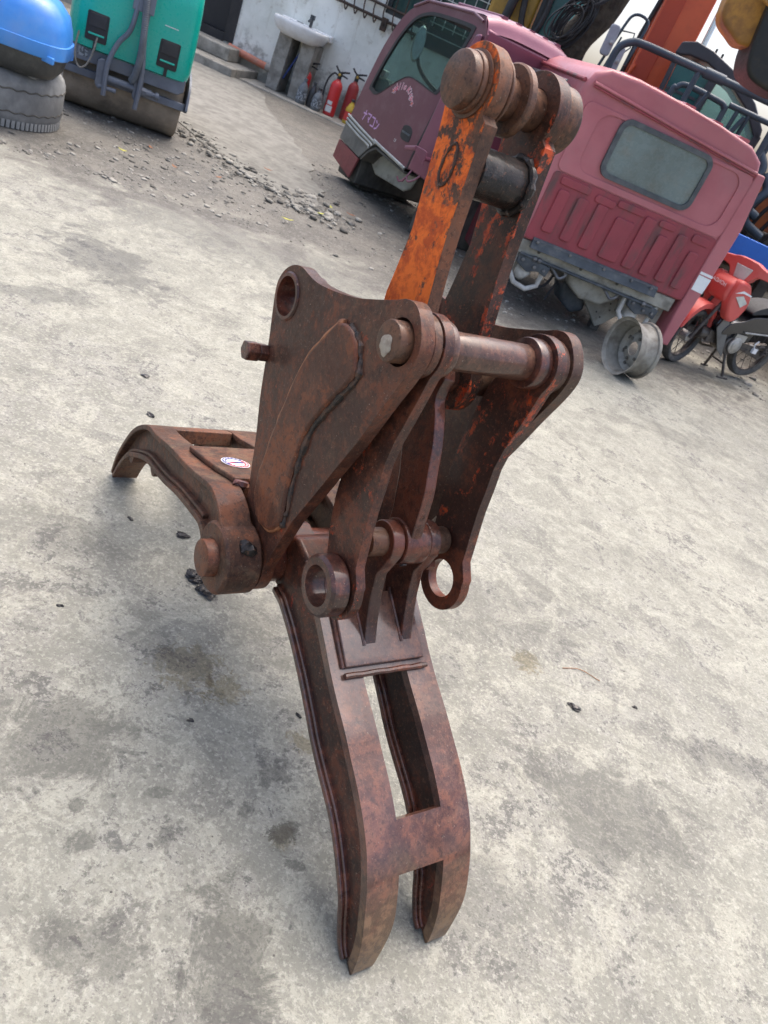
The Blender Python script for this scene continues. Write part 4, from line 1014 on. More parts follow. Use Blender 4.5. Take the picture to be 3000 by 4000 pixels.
for y in (.03, 1.53): PC.add('windscreen_pillar', tube([(-.09, y + .02, .93), (.0, y + .02, 1.2), (.14, y + .03, 1.46), (.3, y + .05, 1.6)], .035, 10), M['blackplastic'])
PC.add('windscreen', prism([(-.085, .94), (.01, 1.21), (.15, 1.46), (.29, 1.59), (.285, 1.597), (.142, 1.467), (0, 1.215), (-.095, .94)], .06, 1.54), M['cabglass'])
PC.add('dashboard', prism([(-.08, .60), (.28, .62), (.3, .92), (.2, 1.0), (.0, 1.0), (-.06, .94)], .08, 1.52), M['cabin'], bevel=.03, seg=3)
PC.add('door_liner', box(.3, 1.12, .055, .09, .55, .9), M['cabin'], bevel=.02)
PC.add('seat', join(box(.55, 1.05, .15, .7, .52, .85), box(.95, 1.12, .15, .7, .8, 1.35), box(.55, 1.05, .85, 1.4, .52, .85), box(.95, 1.12, .85, 1.4, .8, 1.35)), M['cabin'], bevel=.05, seg=3)
sw = PC.add('steering_wheel', tube([(.32 + .08 * math.cos(a), 1.15 + .19 * math.sin(a), 1.04 + .16 * math.cos(a)) for a in [2 * PI * i / 28 for i in range(28)]], .014, 8, closed=True), M['blackplastic'])
PC.add('air_vent', box(-.02, .06, .12, .2, 1.0, 1.06), M['paper'], bevel=.008)
PC.add('floor', box(-.15, XR - .05, .05, 1.55, .47, .515), M['cabin'])
# mirror beyond the windscreen, far side
mr = PC.add('wing_mirror', xf(lathe([(.001, -.05), (.05, -.045), (.075, -.02), (.08, .02), (.07, .05), (.001, .055)], n=20), Matrix.Translation((-.42, 1.0, 1.36)) @ Matrix.Rotation(rad(55), 4, 'Z') @ Matrix.Rotation(rad(80), 4, 'X') @ Matrix.Diagonal((1.0, 2.1, 1, 1))), M['trimsilver'])
PC.add('mirror_arm', tube([tuple(p) for p in cat([(-.42, 1.03, 1.3), (-.35, 1.1, 1.18), (-.2, 1.25, 1.08), (.0, 1.45, 1.02), (.05, 1.56, 1.0)], 5)], .022, 8), M['blackplastic'], mr)
# grey bumper corner, trim strips, red flap, wheel arch
PC.add('bumper', prism([(-.20, .58), (-.24, .345), (.23, .30), (.30, .37), (.38, .44), (.46, .495)], -.012, .12), M['greyplastic'], bevel=.008)
for k in range(3):
    PC.add('bumper_trim', tube([tuple(p) for p in cat([(-.205, -.018, .575 - k * .035), (.1, -.02, .535 - k * .035), (.36 - k * .02, -.02, .505 - k * .03), (.45 - k * .05, -.018, .49 - k * .035)], 4)], .011, 8), M['trimsilver'])
PC.add('door_trim', tube([(.40, -.014, .51), (.565, -.016, .495), (1.05, -.016, .458)], .015, 8), M['trimsilver'])
PC.add('front_flap', prism([(-.245, .335), (-.27, .16), (.16, .085), (.225, .29)], -.004, .03), M['red_flap'], bevel=.006)
PC.add('wheel_arch_liner', prism([(.18, .3), (.3, .42), (.42, .49), (.95, .46), (1.05, .44), (1.0, .3), (.9, .25), (.35, .22)], .25, .3), M['primer'], bevel=.02)
PC.add('wheel_arch_top', prism([(.25, .3), (.34, .40), (.45, .47), (1.05, .44), (1.05, .42), (.47, .45), (.36, .385), (.27, .29)], .0, .3), M['under'], bevel=.004)
PC.add('bumper_support', box(-.2, .2, .1, 1.5, .05, .34), M['under'], bevel=.02)
PC.add('prop_leg', box(1.25, 1.38, .2, 1.4, 0, .47), M['under'], bevel=.01)
PC.add('prop_leg', box(-.1, .1, .3, 1.3, 0, .3), M['under'], bevel=.01)
# door gaps, handle
PC.add('door_gap', prism([(1.335, 1.60), (1.355, 1.60), (1.205, 1.12), (1.085, .56), (1.075, .465), (1.055, .465), (1.065, .565), (1.185, 1.12)], -.0035, .002), M['blackplastic'])
hd = PC.add('door_handle', prism([tuple(p)[:2] for p in cat([(.81, .765), (.90, .775), (.955, .74), (.955, .67), (.93, .652), (.83, .65), (.785, .675), (.785, .735)], 4, True)], -.006, .004), M['blackplastic'], bevel=.004)
PC.add('handle_grip', box(.80, .94, -.012, -.0065, .70, .718), M['bluebar'], hd, bevel=.003)
# corner panel behind the door, standing proud
PC.add('corner_panel', prism([(1.12, .48), (1.21, 1.12), (1.36, 1.60), (1.43, 1.61), (1.43, .48)], -.05, -.004), M['purple2'], bevel=.03, seg=4)
PC.add('bent_bar', tube([(1.16, -.24, .635), (1.32, -.25, .68)], .02, 10), M['purple2'])
PC.add('bent_bar', prism([(1.31, .70), (1.33, .66), (1.5, .60), (1.5, .70), (1.45, .705)], -.26, -.245), M['purple2'], bevel=.004)
PC.add('bent_bar', tube([(1.42, -.25, .64), (1.42, -.04, .64)], .018, 8), M['purple2'])
PC.add('wire_hook', tube([tuple(p) for p in cat([(1.2, -.05, .49), (1.18, -.08, .42), (1.12, -.1, .36), (1.06, -.1, .38)], 4)], .009, 6), M['purple2'])
PC.add('wire_hook', tube([tuple(p) for p in cat([(1.35, -.05, .49), (1.3, -.08, .43), (1.24, -.1, .4), (1.2, -.1, .42), (1.16, -.1, .37)], 4)], .009, 6), M['purple2'])
# lettering: katakana strokes
M['lilac'] = surf('lilac print', (.62, .36, .62), (.58, .34, .6), 30, .4, bump=0)
M['pinkprint'] = surf('pink print', (.62, .07, .14), (.56, .06, .12), 30, .4, bump=0)
M['yellowprint'] = surf('yellow print', (.8, .45, .02), None, 30, .4, bump=0)
kata = {'na': [[(0, .68), (.8, .68)], [(.48, 1), (.46, .5), (.16, 0)]], 'ma': [[(0, .92), (.82, .92), (.5, .4)], [(.22, .55), (.56, .12)]],
        'ko': [[(.05, .92), (.75, .92), (.75, .06), (0, .06)]], 'n': [[(.05, .9), (.3, .72)], [(.0, .06), (.45, .2), (.8, .72)]]}
def place(strokes, w, fn):
    v, f = stroke_mesh(strokes, w); return [fn(x, y) for x, y in v], f
KS = .085
parts_ = []
for i, k in enumerate(('na', 'ma', 'ko', 'n')):
    o = Vector((.055 + i * .089, .607 - i * .006))
    parts_.append(place([[(o.x + x * KS * .92, o.y + y * KS) for x, y in s_] for s_ in kata[k]], .013, lambda x, y: (x, -.0032, y)))
PC.add('lettering', join(*parts_), M['lilac'], normals=False, label='lilac katakana lettering')
# arched script lettering built from the built-in font
def text_vf(body, size, ext=.0005, off=0.0):
    cu = bpy.data.curves.new('txt', 'FONT'); cu.body = body; cu.size = size; cu.extrude = 0; cu.offset = off; cu.align_x = 'CENTER'; cu.shear = .35
    ob = bpy.data.objects.new('txt', cu)
    scene.collection.objects.link(ob)
    dg = bpy.context.evaluated_depsgraph_get(); dg.update()
    me = bpy.data.meshes.new_from_object(ob.evaluated_get(dg))
    V = [tuple(v.co) for v in me.vertices]; F = [tuple(p.vertices) for p in me.polygons]
    bpy.data.objects.remove(ob); bpy.data.curves.remove(cu); bpy.data.meshes.remove(me)
    return V, F
pathp = cat([(.455, .968), (.472, .985), (.531, 1.012), (.602, 1.026), (.657, 1.021), (.705, 1.004), (.745, .983), (.765, .965)], 8)
def on_path(f):
    k = f * (len(pathp) - 1); i = min(int(k), len(pathp) - 2); p = pathp[i].lerp(pathp[i + 1], k - i); t = (pathp[i + 1] - pathp[i]).normalized(); return p, t
txt = 'Hello Kitty'
for off, mat_, y in ((.0038, M['st_white'], -.0030), (.0008, M['pinkprint'], -.0036)):
    ps = []
    for i, ch in enumerate(txt):
        if ch == ' ': continue
        v, f = text_vf(ch, .072, off=off)
        p, t = on_path(.04 + .92 * i / (len(txt) - 1)); n = Vector((-t.y, t.x))
        ps.append(([(p.x + t.x * a + n.x * (b - .02), y, p.y + t.y * a + n.y * (b - .02)) for a, b, _ in v], f))
    PC.add('lettering', join(*ps), mat_, normals=False, label='arched pink script lettering')
def flower(c, r, y):
    for rr, mt, dy in ((r, M['st_white'], 0), (r * .8, M['pinkprint'], -.0006)):
        pts = [(c[0] + rr * (.72 + .28 * math.cos(5 * a)) * math.sin(a), c[1] + rr * (.72 + .28 * math.cos(5 * a)) * math.cos(a)) for a in [2 * PI * i / 40 for i in range(40)]]
        PC.add('flower_print', ([(x, y + dy, z) for x, z in pts], [tuple(range(40))]), mt, normals=False)
    PC.add('flower_print', ([(x, y - .0012, z) for x, z in circ(c, r * .22, 14)], [tuple(range(14))]), M['yellowprint'], normals=False)
flower((.432, .955), .027, -.0030); flower((.79, .938), .027, -.0030)
parts_ = [place([[(.72 + .022 * i + x * .014, .60 + y * .02) for x, y in s_] for s_ in ss], .003, lambda x, y: (x, -.0032, y)) for i, ss in enumerate(([[(1, 1), (.2, 1), (0, .6), (0, .3), (.2, 0), (1, 0)]], [[(0, 0), (0, 1), (1, 1)], [(0, .5), (.8, .5)]]))]
PC.add('lettering', join(*parts_), M['st_white'], normals=False)

# ------------------------------------------------------------------ bare wheel rim
M['rim'] = surf('dusty grey rim', (.3, .295, .26), (.18, .17, .145), 7, .55, .3, .3, 40, dirt=.6, dirtc=(.13, .105, .08))
RW = Thing('wheel_rim', 'dusty bare steel wheel rim standing on the ground below the maroon cab', 'wheel rim', (1.15, 5.74, 0))
RAX = Vector((.86, .50, .04)).normalized(); RC = Vector((-.03, -.03, .205))
RW.add('rim_barrel', lathe([(.203, -.085), (.208, -.09), (.2, -.075), (.186, -.07), (.18, -.03), (.165, .0), (.165, .03), (.178, .06), (.182, .085), (.196, .09), (.203, .105), (.206, .10), (.2, .082), (.188, .078), (.184, .052), (.172, .028), (.172, .002), (.188, -.03), (.194, -.062)][::-1], RC, RAX, 48, closed=True), M['rim'], smooth=50)
dc = RW.add('rim_disc', lathe([(.05, .02), (.1, .03), (.13, .055), (.166, .03), (.166, .036), (.13, .063), (.1, .037), (.05, .027)], RC, RAX, 48, closed=True), M['rim'], smooth=50)
u_ = RAX.orthogonal().normalized(); v_ = RAX.cross(u_)
for i in range(6):
    a = 2 * PI * i / 6
    RW.add('stud_hole', cyl(RC + (u_ * math.cos(a) + v_ * math.sin(a)) * .082 + RAX * .022, RAX, .012, -.004, .012, 12), M['under'], dc)
for i in range(8):
    a = 2 * PI * (i + .5) / 8
    RW.add('hand_hole', cyl(RC + (u_ * math.cos(a) + v_ * math.sin(a)) * .135 + RAX * .05, RAX, .015, -.004, .012, 12), M['under'], dc)

# ------------------------------------------------------------------ motorcycle (underbone) on its centre stand
M['moto_red'] = surf('faded red plastic', (.62, .10, .085), (.55, .07, .06), 2, .38, 0, .02, coat=.1, dirt=.2, dirtc=(.6, .25, .22), dscale=4)
M['moto_black'] = surf('gloss black plastic', (.012, .013, .016), (.02, .021, .025), 5, .12, 0, .02, coat=.3, r2=.25)
M['seat'] = surf('black seat vinyl', (.02, .022, .025), (.03, .033, .037), 6, .55, 0, .1, 60)
M['tyre'] = surf('tyre rubber', (.055, .055, .053), (.09, .088, .08), 12, .75, 0, .3, 60, dirt=.4, dirtc=(.2, .18, .15))
M['alu'] = surf('cast aluminium', (.45, .45, .43), (.32, .32, .3), 14, .38, .7, .1)
M['steel'] = surf('dark steel', (.12, .11, .10), (.07, .06, .055), 14, .45, .6, .1)
M['lens'] = surf('clear lamp lens', (.55, .58, .55), (.42, .45, .43), 8, .1, .1, .1, 50)
MB_ = Thing('motorcycle', 'red and black underbone motorcycle parked beside the maroon cab', 'motorcycle', (2.13, 7.2, 0), rad(215))
MB_.o.scale = (.86, .86, .86)
# local: +x = forward
def wheel(t, x, z, r, rz, nm):
    Mx = Matrix.Translation((x, 0, z)) @ Matrix.Rotation(rz, 4, 'Z')
    ax = Mx.to_3x3() @ Vector((0, 1, 0)); c = Mx.translation
    w = t.add(nm, lathe([(r - .06, -.03), (r - .035, -.05), (r - .014, -.047), (r - .002, -.026), (r, 0), (r - .002, .026), (r - .014, .047), (r - .035, .05), (r - .06, .03)], c, ax, 44, closed=True), M['tyre'], smooth=50)
    t.add('rim', lathe([(r - .075, -.022), (r - .055, -.026), (r - .05, -.02), (r - .058, 0), (r - .05, .02), (r - .055, .026), (r - .075, .022), (r - .068, 0)], c, ax, 44, closed=True), M['steel'], w)
    t.add('hub', cyl(c, ax, .05, -.05, .05, 20, .01), M['alu'], w)
    u = ax.orthogonal().normalized(); v = ax.cross(u)
    for i in range(12):
        a = 2 * PI * i / 12
        d = u * math.cos(a) + v * math.sin(a); e = u * math.cos(a + .35) + v * math.sin(a + .35)
        t.add('spoke', tube([c + d * .045 + ax * (.03 if i % 2 else -.03), c + e * (r - .07)], .0035, 5), M['steel'], w)
    return w
wheel(MB_, -.40, .325, .285, 0, 'wheel')
wheel(MB_, .62, .285, .285, rad(16), 'wheel')
body_side = [(.30, .42), (.12, .46), (-.1, .5), (-.35, .54), (-.62, .66), (-.68, .72), (-.5, .745), (-.2, .70), (.0, .66), (.10, .60), (.26, .54)]
MB_.add('body_cover', prism([tuple(p)[:2] for p in cat(body_side, 3, True)], -.12, .12), M['moto_black'], bevel=.045, seg=4)
MB_.add('seat', prism([tuple(p)[:2] for p in cat([(.06, .68), (-.1, .72), (-.3, .755), (-.55, .77), (-.68, .755), (-.7, .80), (-.55, .835), (-.3, .835), (-.1, .80), (.04, .73)], 3, True)], -.125, .125), M['seat'], bevel=.045, seg=4)
ls = [(.53, .92), (.54, .76), (.50, .66), (.43, .57), (.34, .57), (.28, .66), (.27, .78), (.36, .92), (.46, .95)]
MB_.add('leg_shield', join(prism([tuple(p)[:2] for p in cat(ls, 3, True)], .07, .19), prism([tuple(p)[:2] for p in cat(ls, 3, True)], -.19, -.07), prism([(.58, .88), (.58, .78), (.53, .70), (.43, .70), (.40, .90), (.5, .95)], -.13, .13)), M['moto_red'], bevel=.035, seg=4)
for s_ in (-1, 1):
    tl = MB_.add('turn_lamp', prism([(.51, .80), (.38, .72), (.32, .775), (.42, .83)], *sorted((s_ * .192, s_ * .198))), M['lens'], bevel=.003)
    MB_.add('stripe', prism([(.54, .83), (.44, .85), (.32, .84), (.32, .855), (.45, .872)], *sorted((s_ * .192, s_ * .196))), M['st_white'])
hx = .60
HM = Matrix.Translation((.36, 0, .03)) @ Matrix.Rotation(rad(26), 4, 'Z')
def hv(vf): return xf(vf, HM)
hc = MB_.add('handlebar_cowl', hv(join(prism([tuple(p)[:2] for p in cat([(-.30, 1.0), (-.15, .985), (-.09, .90), (.0, .865), (.09, .90), (.15, .985), (.30, 1.0), (.29, 1.05), (.15, 1.08), (.08, 1.10), (-.08, 1.10), (-.15, 1.08), (-.29, 1.05)], 3, True)], -.05, .10, mp=lambda u, v, w: (w, u, v)))), M['moto_red'], bevel=.045, seg=4)
MB_.add('headlamp', hv(prism([(-.085, 1.03), (.085, 1.03), (.055, .91), (-.055, .91)], .098, .108, mp=lambda u, v, w: (w - (1.03 - v) * .05, u, v))), M['lens'], hc, bevel=.008)
for s_ in (-1, 1):
    MB_.add('grip', hv(tube([(-.0, s_ * .27, 1.03), (-.06, s_ * .38, 1.04)], .018, 10)), M['blackplastic'], hc)
    MB_.add('lever', hv(tube([(.04, s_ * .26, 1.03), (-.0, s_ * .37, 1.03)], .007, 6)), M['blackplastic'], hc)
MB_.add('front_fender', prism([tuple(p)[:2] for p in cat([(.36, .36), (.38, .50), (.46, .62), (.60, .655), (.74, .62), (.86, .51), (.91, .38), (.87, .39), (.81, .49), (.72, .57), (.60, .60), (.49, .57), (.42, .48), (.395, .37)], 3, True)], -.07, .07, mp=lambda u, v, w: (.62 + (u - .62) * math.cos(rad(14)) - w * math.sin(rad(14)), (u - .62) * math.sin(rad(14)) + w * math.cos(rad(14)), v)), M['moto_red'], bevel=.02, seg=3)
for s_ in (-.07, .07): MB_.add('fork_leg', tube([(.62, s_, .285), (.48, s_, .72)], .018, 10), M['steel'])
MB_.add('engine', join(cyl((.06, -.11, .33), (0, 1, 0), .10, 0, .22, 24, .012), box(.1, .4, -.07, .07, .30, .42), cyl((.36, 0, .36), (1, 0, 0), .065, -.05, .13, 16, .01)), M['steel'], bevel=.008)
MB_.add('underbody', prism([(.36, .60), (.20, .58), (-.20, .52), (-.18, .40), (.02, .34), (.26, .36), (.40, .48)], -.09, .09), M['moto_black'], bevel=.03, seg=3)
MB_.add('engine_cover', join(cyl((.04, .112, .35), (0, 1, 0), .085, 0, .025, 28, .008), cyl((.04, .137, .35), (0, 1, 0), .05, 0, .006, 24, .002), box(-.06, .1, .10, .125, .40, .47)), M['alu'])
MB_.add('side_fairing', prism([(.36, .64), (.26, .52), (.10, .20), (.22, .26), (.40, .46)], .10, .112), M['greyplastic'], bevel=.004)
MB_.add('swing_arm', tube([(-.05, .09, .34), (-.40, .09, .325)], [.024, .018], 8), M['steel'])
cg = MB_.add('chain_guard', prism([(-.02, .40), (-.02, .33), (-.42, .27), (-.46, .33), (-.30, .39)], .10, .11), M['steel'], bevel=.003)
for k in range(4): MB_.add('guard_slot', box(-.12 - .07 * k, -.08 - .07 * k, .1102, .1115, .335, .352), M['blackplastic'], cg)
MB_.add('shock_spring', tube([(-.42 + .02 * i / 60 * -1 + .026 * math.cos(i * .9), .12 + .026 * math.sin(i * .9), .34 + .27 * i / 60) for i in range(61)], .006, 6), M['steel'])
MB_.add('shock_absorber', tube([(-.42, .12, .32), (-.44, .12, .63)], .012, 8), M['steel'])
MB_.add('foot_rail', tube([(.02, .13, .50), (-.3, .135, .54), (-.55, .13, .62)], .009, 8), M['alu'])
MB_.add('centre_stand', join(tube([(.02, .06, .24), (-.05, .14, .012)], .014, 8), tube([(.02, -.06, .24), (-.05, -.14, .012)], .014, 8), tube([(.0, -.09, .14), (.0, .09, .14)], .01, 8), tube([(-.12, .15, .01), (.04, .15, .01)], .01, 8), tube([(-.1, -.14, .01), (.0, -.14, .01)], .01, 8)), M['steel'])
MB_.add('exhaust', tube([tuple(p) for p in cat([(.36, -.05, .3), (.2, -.12, .22), (-.1, -.14, .24), (-.3, -.15, .28), (-.75, -.15, .36)], 4)], [.018] * 9 + [.03, .04, .042, .042, .042, .042, .042, .04], 10), M['steel'])
MB_.add('brake_lever', join(tube([(-.26, .12, .36), (-.22, .13, .42), (-.25, .13, .46)], .008, 6), box(-.30, -.24, .1, .14, .33, .38)), M['st_white'])
v, f = text_vf('HONDA', .05)
MB_.add('lettering', ([(.60 - b * .3, -a, .84 + b) for a, b, _ in v], f), M['st_white'], normals=False)

# ------------------------------------------------------------------ tyre with the blue box
M['oldtyre'] = surf('dusty grey tyre', (.27, .275, .265), (.16, .162, .158), 3, .8, 0, .25, 40, dirt=.4, dirtc=(.09, .09, .085))
TY = Thing('truck_tyre', 'worn grey truck tyre lying flat on the dirt under the blue box', 'tyre', (-3.60, 5.14, 0), rad(20))
TY.o.scale = (1, 1, 1.22)
TY.add('carcass', lathe([(.30, .05), (.36, .015), (.44, .005), (.475, .03), (.49, .06), (.49, .22), (.475, .25), (.44, .275), (.36, .265), (.30, .23), (.285, .14)], n=72, closed=True), M['oldtyre'], smooth=45)
rg = random.Random(4)
for z in (.085, .195):
    TY.add('tread_groove', tube([((.4905) * math.cos(a), (.4905) * math.sin(a), z + .004 * math.sin(a * 36)) for a in [2 * PI * i / 216 for i in range(216)]], .0042, 5, closed=True), M['under'])
lug_me = None
for i in range(96):
    a = 2 * PI * i / 96
    for z0, r0 in ((.005, .478),):
        if lug_me is None:
            lo_ = TY.add('tread_lug', box(-.012, .008, -.011, .011, 0, .038), M['oldtyre']); lug_me = lo_.data
        else:
            lo_ = bpy.data.objects.new('tread_lug', lug_me); scene.collection.objects.link(lo_); lo_.parent = TY.o
        lo_.location = (r0 * math.cos(a), r0 * math.sin(a), z0); lo_.rotation_euler = (0, 0, a)
M['boxblue'] = surf('sun-faded blue plastic', (.025, .18, .60), (.06, .27, .68), 1.8, .3, 0, .02, coat=.15, dirt=.25, dirtc=(.25, .32, .5), dscale=3)
M['boxblack'] = surf('black box plastic', (.025, .028, .028), (.05, .052, .05), 4, .4, 0, .1, dirt=.4, dirtc=(.12, .12, .1))
BX = Thing('storage_box', 'blue-lidded black plastic top box sitting on the grey tyre', 'box', (-3.42, 5.02, .33), rad(24))
BX.o.scale = (1, 1, 1.12)
def lump(levels, n=44, e=.55):
    V = []; F = []
    for sx, sy, z, ox in levels:
        for k in range(n):
            a = 2 * PI * k / n; ca, sa = math.cos(a), math.sin(a)
            V.append((ox + sx * abs(ca) ** e * (1 if ca >= 0 else -1), sy * abs(sa) ** e * (1 if sa >= 0 else -1), z))
    N = len(levels)
    for i in range(N - 1):
        for k in range(n):
            l = (k + 1) % n; F.append((i * n + k, i * n + l, (i + 1) * n + l, (i + 1) * n + k))
    F.append(tuple(range(n - 1, -1, -1))); F.append(tuple((N - 1) * n + k for k in range(n)))
    return V, F
BX.add('box_base', lump([(.27, .2, .0, 0), (.33, .25, .015, 0), (.36, .28, .05, 0), (.385, .3, .14, 0)]), M['boxblack'], smooth=50)
BX.add('box_lid', lump([(.40, .315, .13, 0), (.405, .32, .135, 0), (.402, .318, .20, 0), (.392, .31, .203, 0), (.385, .30, .26, 0), (.36, .28, .33, 0), (.31, .24, .385, -.01), (.24, .18, .415, -.02), (.12, .08, .43, -.03)]), M['boxblue'], smooth=50)
for x, y, rz_ in ((.3, -.27, -.5), (.38, .08, 1.3)):
    BX.add('latch', xf(box(-.05, .05, -.012, .012, .115, .15), Matrix.Translation((x, y, 0)) @ Matrix.Rotation(rz_, 4, 'Z')), M['boxblue'], bevel=.006)
for x, y in ((.22, -.16), (.27, .05)): BX.add('rubber_foot', cyl((x, y, -.004), (0, 0, 1), .03, 0, .02, 16, .004), M['oldtyre'])

# ------------------------------------------------------------------ green road roller
M['green'] = surf('glossy green plastic', (.0, .40, .30), (.0, .35, .265), 1.5, .25, 0, .02, coat=.3, r2=.35)
M['rgrey'] = surf('slate grey steel', (.15, .17, .205), (.115, .13, .16), 6, .45, .1, .1, dirt=.25, dirtc=(.14, .13, .11))
M['drum'] = surf('dusty steel drum', (.34, .285, .22), (.24, .2, .155), 5, .65, .1, .4, 60, dirt=.5, dirtc=(.08, .068, .055), dscale=5)
M['hosemat'] = surf('grey corrugated hose', (.13, .145, .16), (.09, .1, .11), 10, .5)
RL = Thing('road_roller', 'green and grey road roller with a dusty steel drum', 'road roller', (-3.31, 6.42, 0), rad(29))
# local: x along drum, y away from viewer
DL = .44; DR = .255
RL.add('drum', join(cyl((-DL, .06, DR), (1, 0, 0), DR, 0, 2 * DL, 64, .012)), M['drum'], smooth=30)
RL.add('hood', lump([(.40, .30, .46, 0), (.435, .335, .475, 0), (.45, .345, .54, 0), (.45, .35, .7, 0), (.445, .345, .95, 0), (.43, .33, 1.15, 0), (.36, .27, 1.24, 0)], 56, .26), M['green'], smooth=50)
hood_y = -.345
for sx in (-1, 1):
    x0 = sx * .255
    lr = RL.add('headlamp_recess', prism(rrect(x0 - .075, x0 + .075, .525, .715, .012, 3), hood_y - .006, hood_y + .02), M['darkroom'], bevel=.004)
    RL.add('headlamp', box(x0 - .06, x0 + .06, hood_y - .012, hood_y - .0065, .62, .705), M['blackplastic'], lr, bevel=.006)
    RL.add('lamp_bracket', box(x0 - .055, x0 + .055, hood_y - .014, hood_y - .0065, .565, .578), M['green'], lr, bevel=.003)
    RL.add('hood_slot', box(x0 - .012, x0 + .012, hood_y - .004, hood_y + .04, .47, .524), M['darkroom'], lr)
RL.add('front_beam', prism([(-.44, .37), (.38, .37), (.42, .40), (.42, .49), (-.44, .49)], -.30, -.22), M['rgrey'], bevel=.008)
RL.add('beam_shelf', box(-.42, .42, -.22, .3, .475, .51), M['rgrey'], bevel=.006)
RL.add('scraper_bar', prism([(-.46, .26), (.455, .26), (.455, .315), (-.46, .315)], -.255, -.215), M['rgrey'], bevel=.006)
RL.add('scraper_bar', box(-.46, .455, -.215, -.17, .30, .308), M['rgrey'])
for sx in (-1, 1): RL.add('side_plate', prism([tuple(p)[:2] for p in cat([(-.27, .26), (-.28, .33), (-.22, .45), (.0, .52), (.2, .5), (.28, .36), (.2, .28), (.0, .24)], 3, True)], sx * .468 - .01, sx * .468 + .01, mp=YZ), M['rgrey'], bevel=.005)
for x in (-.185, .085):
    RL.add('clevis_plate', prism([tuple(p)[:2] for p in cat([(x - .03, .30), (x - .03, .42), (x + .03, .42), (x + .03, .26), (x, .23), (x - .03, .26)], 3, True)], -.36, -.30), M['rgrey'], bevel=.005)
RL.add('tow_pin', cyl((-.21, -.335, .315), (1, 0, 0), .026, 0, .4, 18, .003), M['rgrey'])
RL.add('tow_pin', cyl((-.19, -.35, .25), (1, 0, 0), .016, 0, .13, 14, .003), M['rgrey'])
tb_ = RL.add('tow_bar', tube([tuple(p) for p in cat([(-.145, -.38, .20), (-.15, -.38, .36), (-.14, -.385, .46), (-.10, -.39, .58), (-.04, -.40, .68), (-.02, -.41, .80), (-.01, -.41, 1.05)], 5)], .018, 8), M['rgrey'])
RL.add('tow_bar', tube([tuple(p) for p in cat([(.09, -.38, .18), (.095, -.38, .36), (.09, -.39, .50), (.07, -.40, .64), (.06, -.40, .80), (.08, -.41, 1.05)], 5)], .018, 8), M['rgrey'])
RL.add('tow_plate', box(-.05, .10, -.425, -.40, .83, 1.0), M['rgrey'], tb_, bevel=.006)
RL.add('bolt', join(cyl((.12, -.335, .315), (1, 0, 0), .03, 0, .03, 6), cyl((.15, -.335, .315), (1, 0, 0), .018, 0, .07, 12), cyl((.22, -.335, .315), (1, 0, 0), .026, 0, .025, 12)), M['rgrey'])
hp = cat([(.03, -.43, 1.0), (.04, -.44, .86), (.055, -.44, .7), (.06, -.43, .55), (.05, -.40, .42), (.03, -.37, .36)], 24)
RL.add('corrugated_hose', tube(hp, [.022 + .003 * (i % 2) for i in range(len(hp))], 12), M['hosemat'])
rp_ = cat([(-.37, -.36, .56), (-.38, -.37, .44), (-.36, -.37, .36), (-.33, -.37, .33), (-.29, -.37, .36), (-.26, -.37, .45), (-.245, -.36, .56)], 6)
RL.add('hanging_rope', tube(rp_, [.006 + .001 * (i % 2) for i in range(len(rp_))], 6), surf('grey rope', (.25, .24, .21), (.15, .14, .12), 60, .8))
RL.add('data_plate', box(-.36, -.29, -.305, -.3005, .40, .46), M['bprint'])
RL.add('machine_body', box(-.38, .38, .36, 1.5, .35, 1.2), M['rgrey'], bevel=.03)
RL.add('rear_wheel', join(cyl((-.42, 1.3, .35), (1, 0, 0), .35, 0, .3, 32, .03), cyl((.12, 1.3, .35), (1, 0, 0), .35, 0, .3, 32, .03)), M['oldtyre'])
RL.add('scratch', box(.19, .29, hood_y - .0075, hood_y - .0065, .80, .806), M['paper'])
# ------------------------------------------------------------------ tree behind the cabs
M['bark'] = surf('dark damp bark', (.035, .027, .02), (.075, .06, .042), 9, .85, 0, .9, 22, dirt=.4, dirtc=(.1, .09, .06), dscale=16, bdist=.02, dstretch=(1, 1, .25))
M['leaf'] = surf('tree leaves', (.05, .09, .025), (.035, .065, .02), 6, .5, bump=0)
TR = Thing('tree', 'dark leaning tree trunk behind the truck cabs', 'tree', (-.74, 10.0, 0))
tp = cat([(-.12, 0, -.1), (0, 0, .25), (.12, 0, .9), (.36, 0, 1.75), (.64, 0, 2.45), (.85, .05, 3.3), (1.0, .1, 4.2)], 6)
TR.add('trunk', tube(tp, [.24 - .10 * i / (len(tp) - 1) + .012 * math.sin(i * 1.7) for i in range(len(tp))], 18), M['bark'])
rt_ = random.Random(21)
limbs = []
ends = []
for k in range(7):
    a = k * .9; e = Vector((1.0 + math.cos(a) * 1.3, .1 + math.sin(a) * 1.3, 5.1 + .35 * (k % 3))); ends.append(e)
    m_ = Vector((1.0 + math.cos(a) * .5, .1 + math.sin(a) * .5, 4.6)); limbs.append(tube(cat([(.97, .09, 4.05), m_, e], 4), [.08, .075, .07, .065, .06, .05, .04, .03, .02], 8))
TR.add('limb', join(*limbs), M['bark'])
V = []; F = []
for i in range(2600):
    e = rt_.choice(ends); c = e + Vector((rt_.gauss(0, .5), rt_.gauss(0, .5), rt_.gauss(.1, .35)))
    d = Vector((rt_.gauss(0, 1), rt_.gauss(0, 1), rt_.gauss(0, .5))).normalized(); u = d.orthogonal().normalized(); s_ = rt_.uniform(.05, .1)
    k = len(V); V += [tuple(c - d * s_), tuple(c + u * s_ * .45), tuple(c + d * s_), tuple(c - u * s_ * .45)]; F.append((k, k + 1, k + 2, k + 3))
TR.add('crown', (V, F), M['leaf'], normals=False)
M['cable'] = surf('black cable', (.015, .015, .016), (.03, .03, .03), 20, .5)
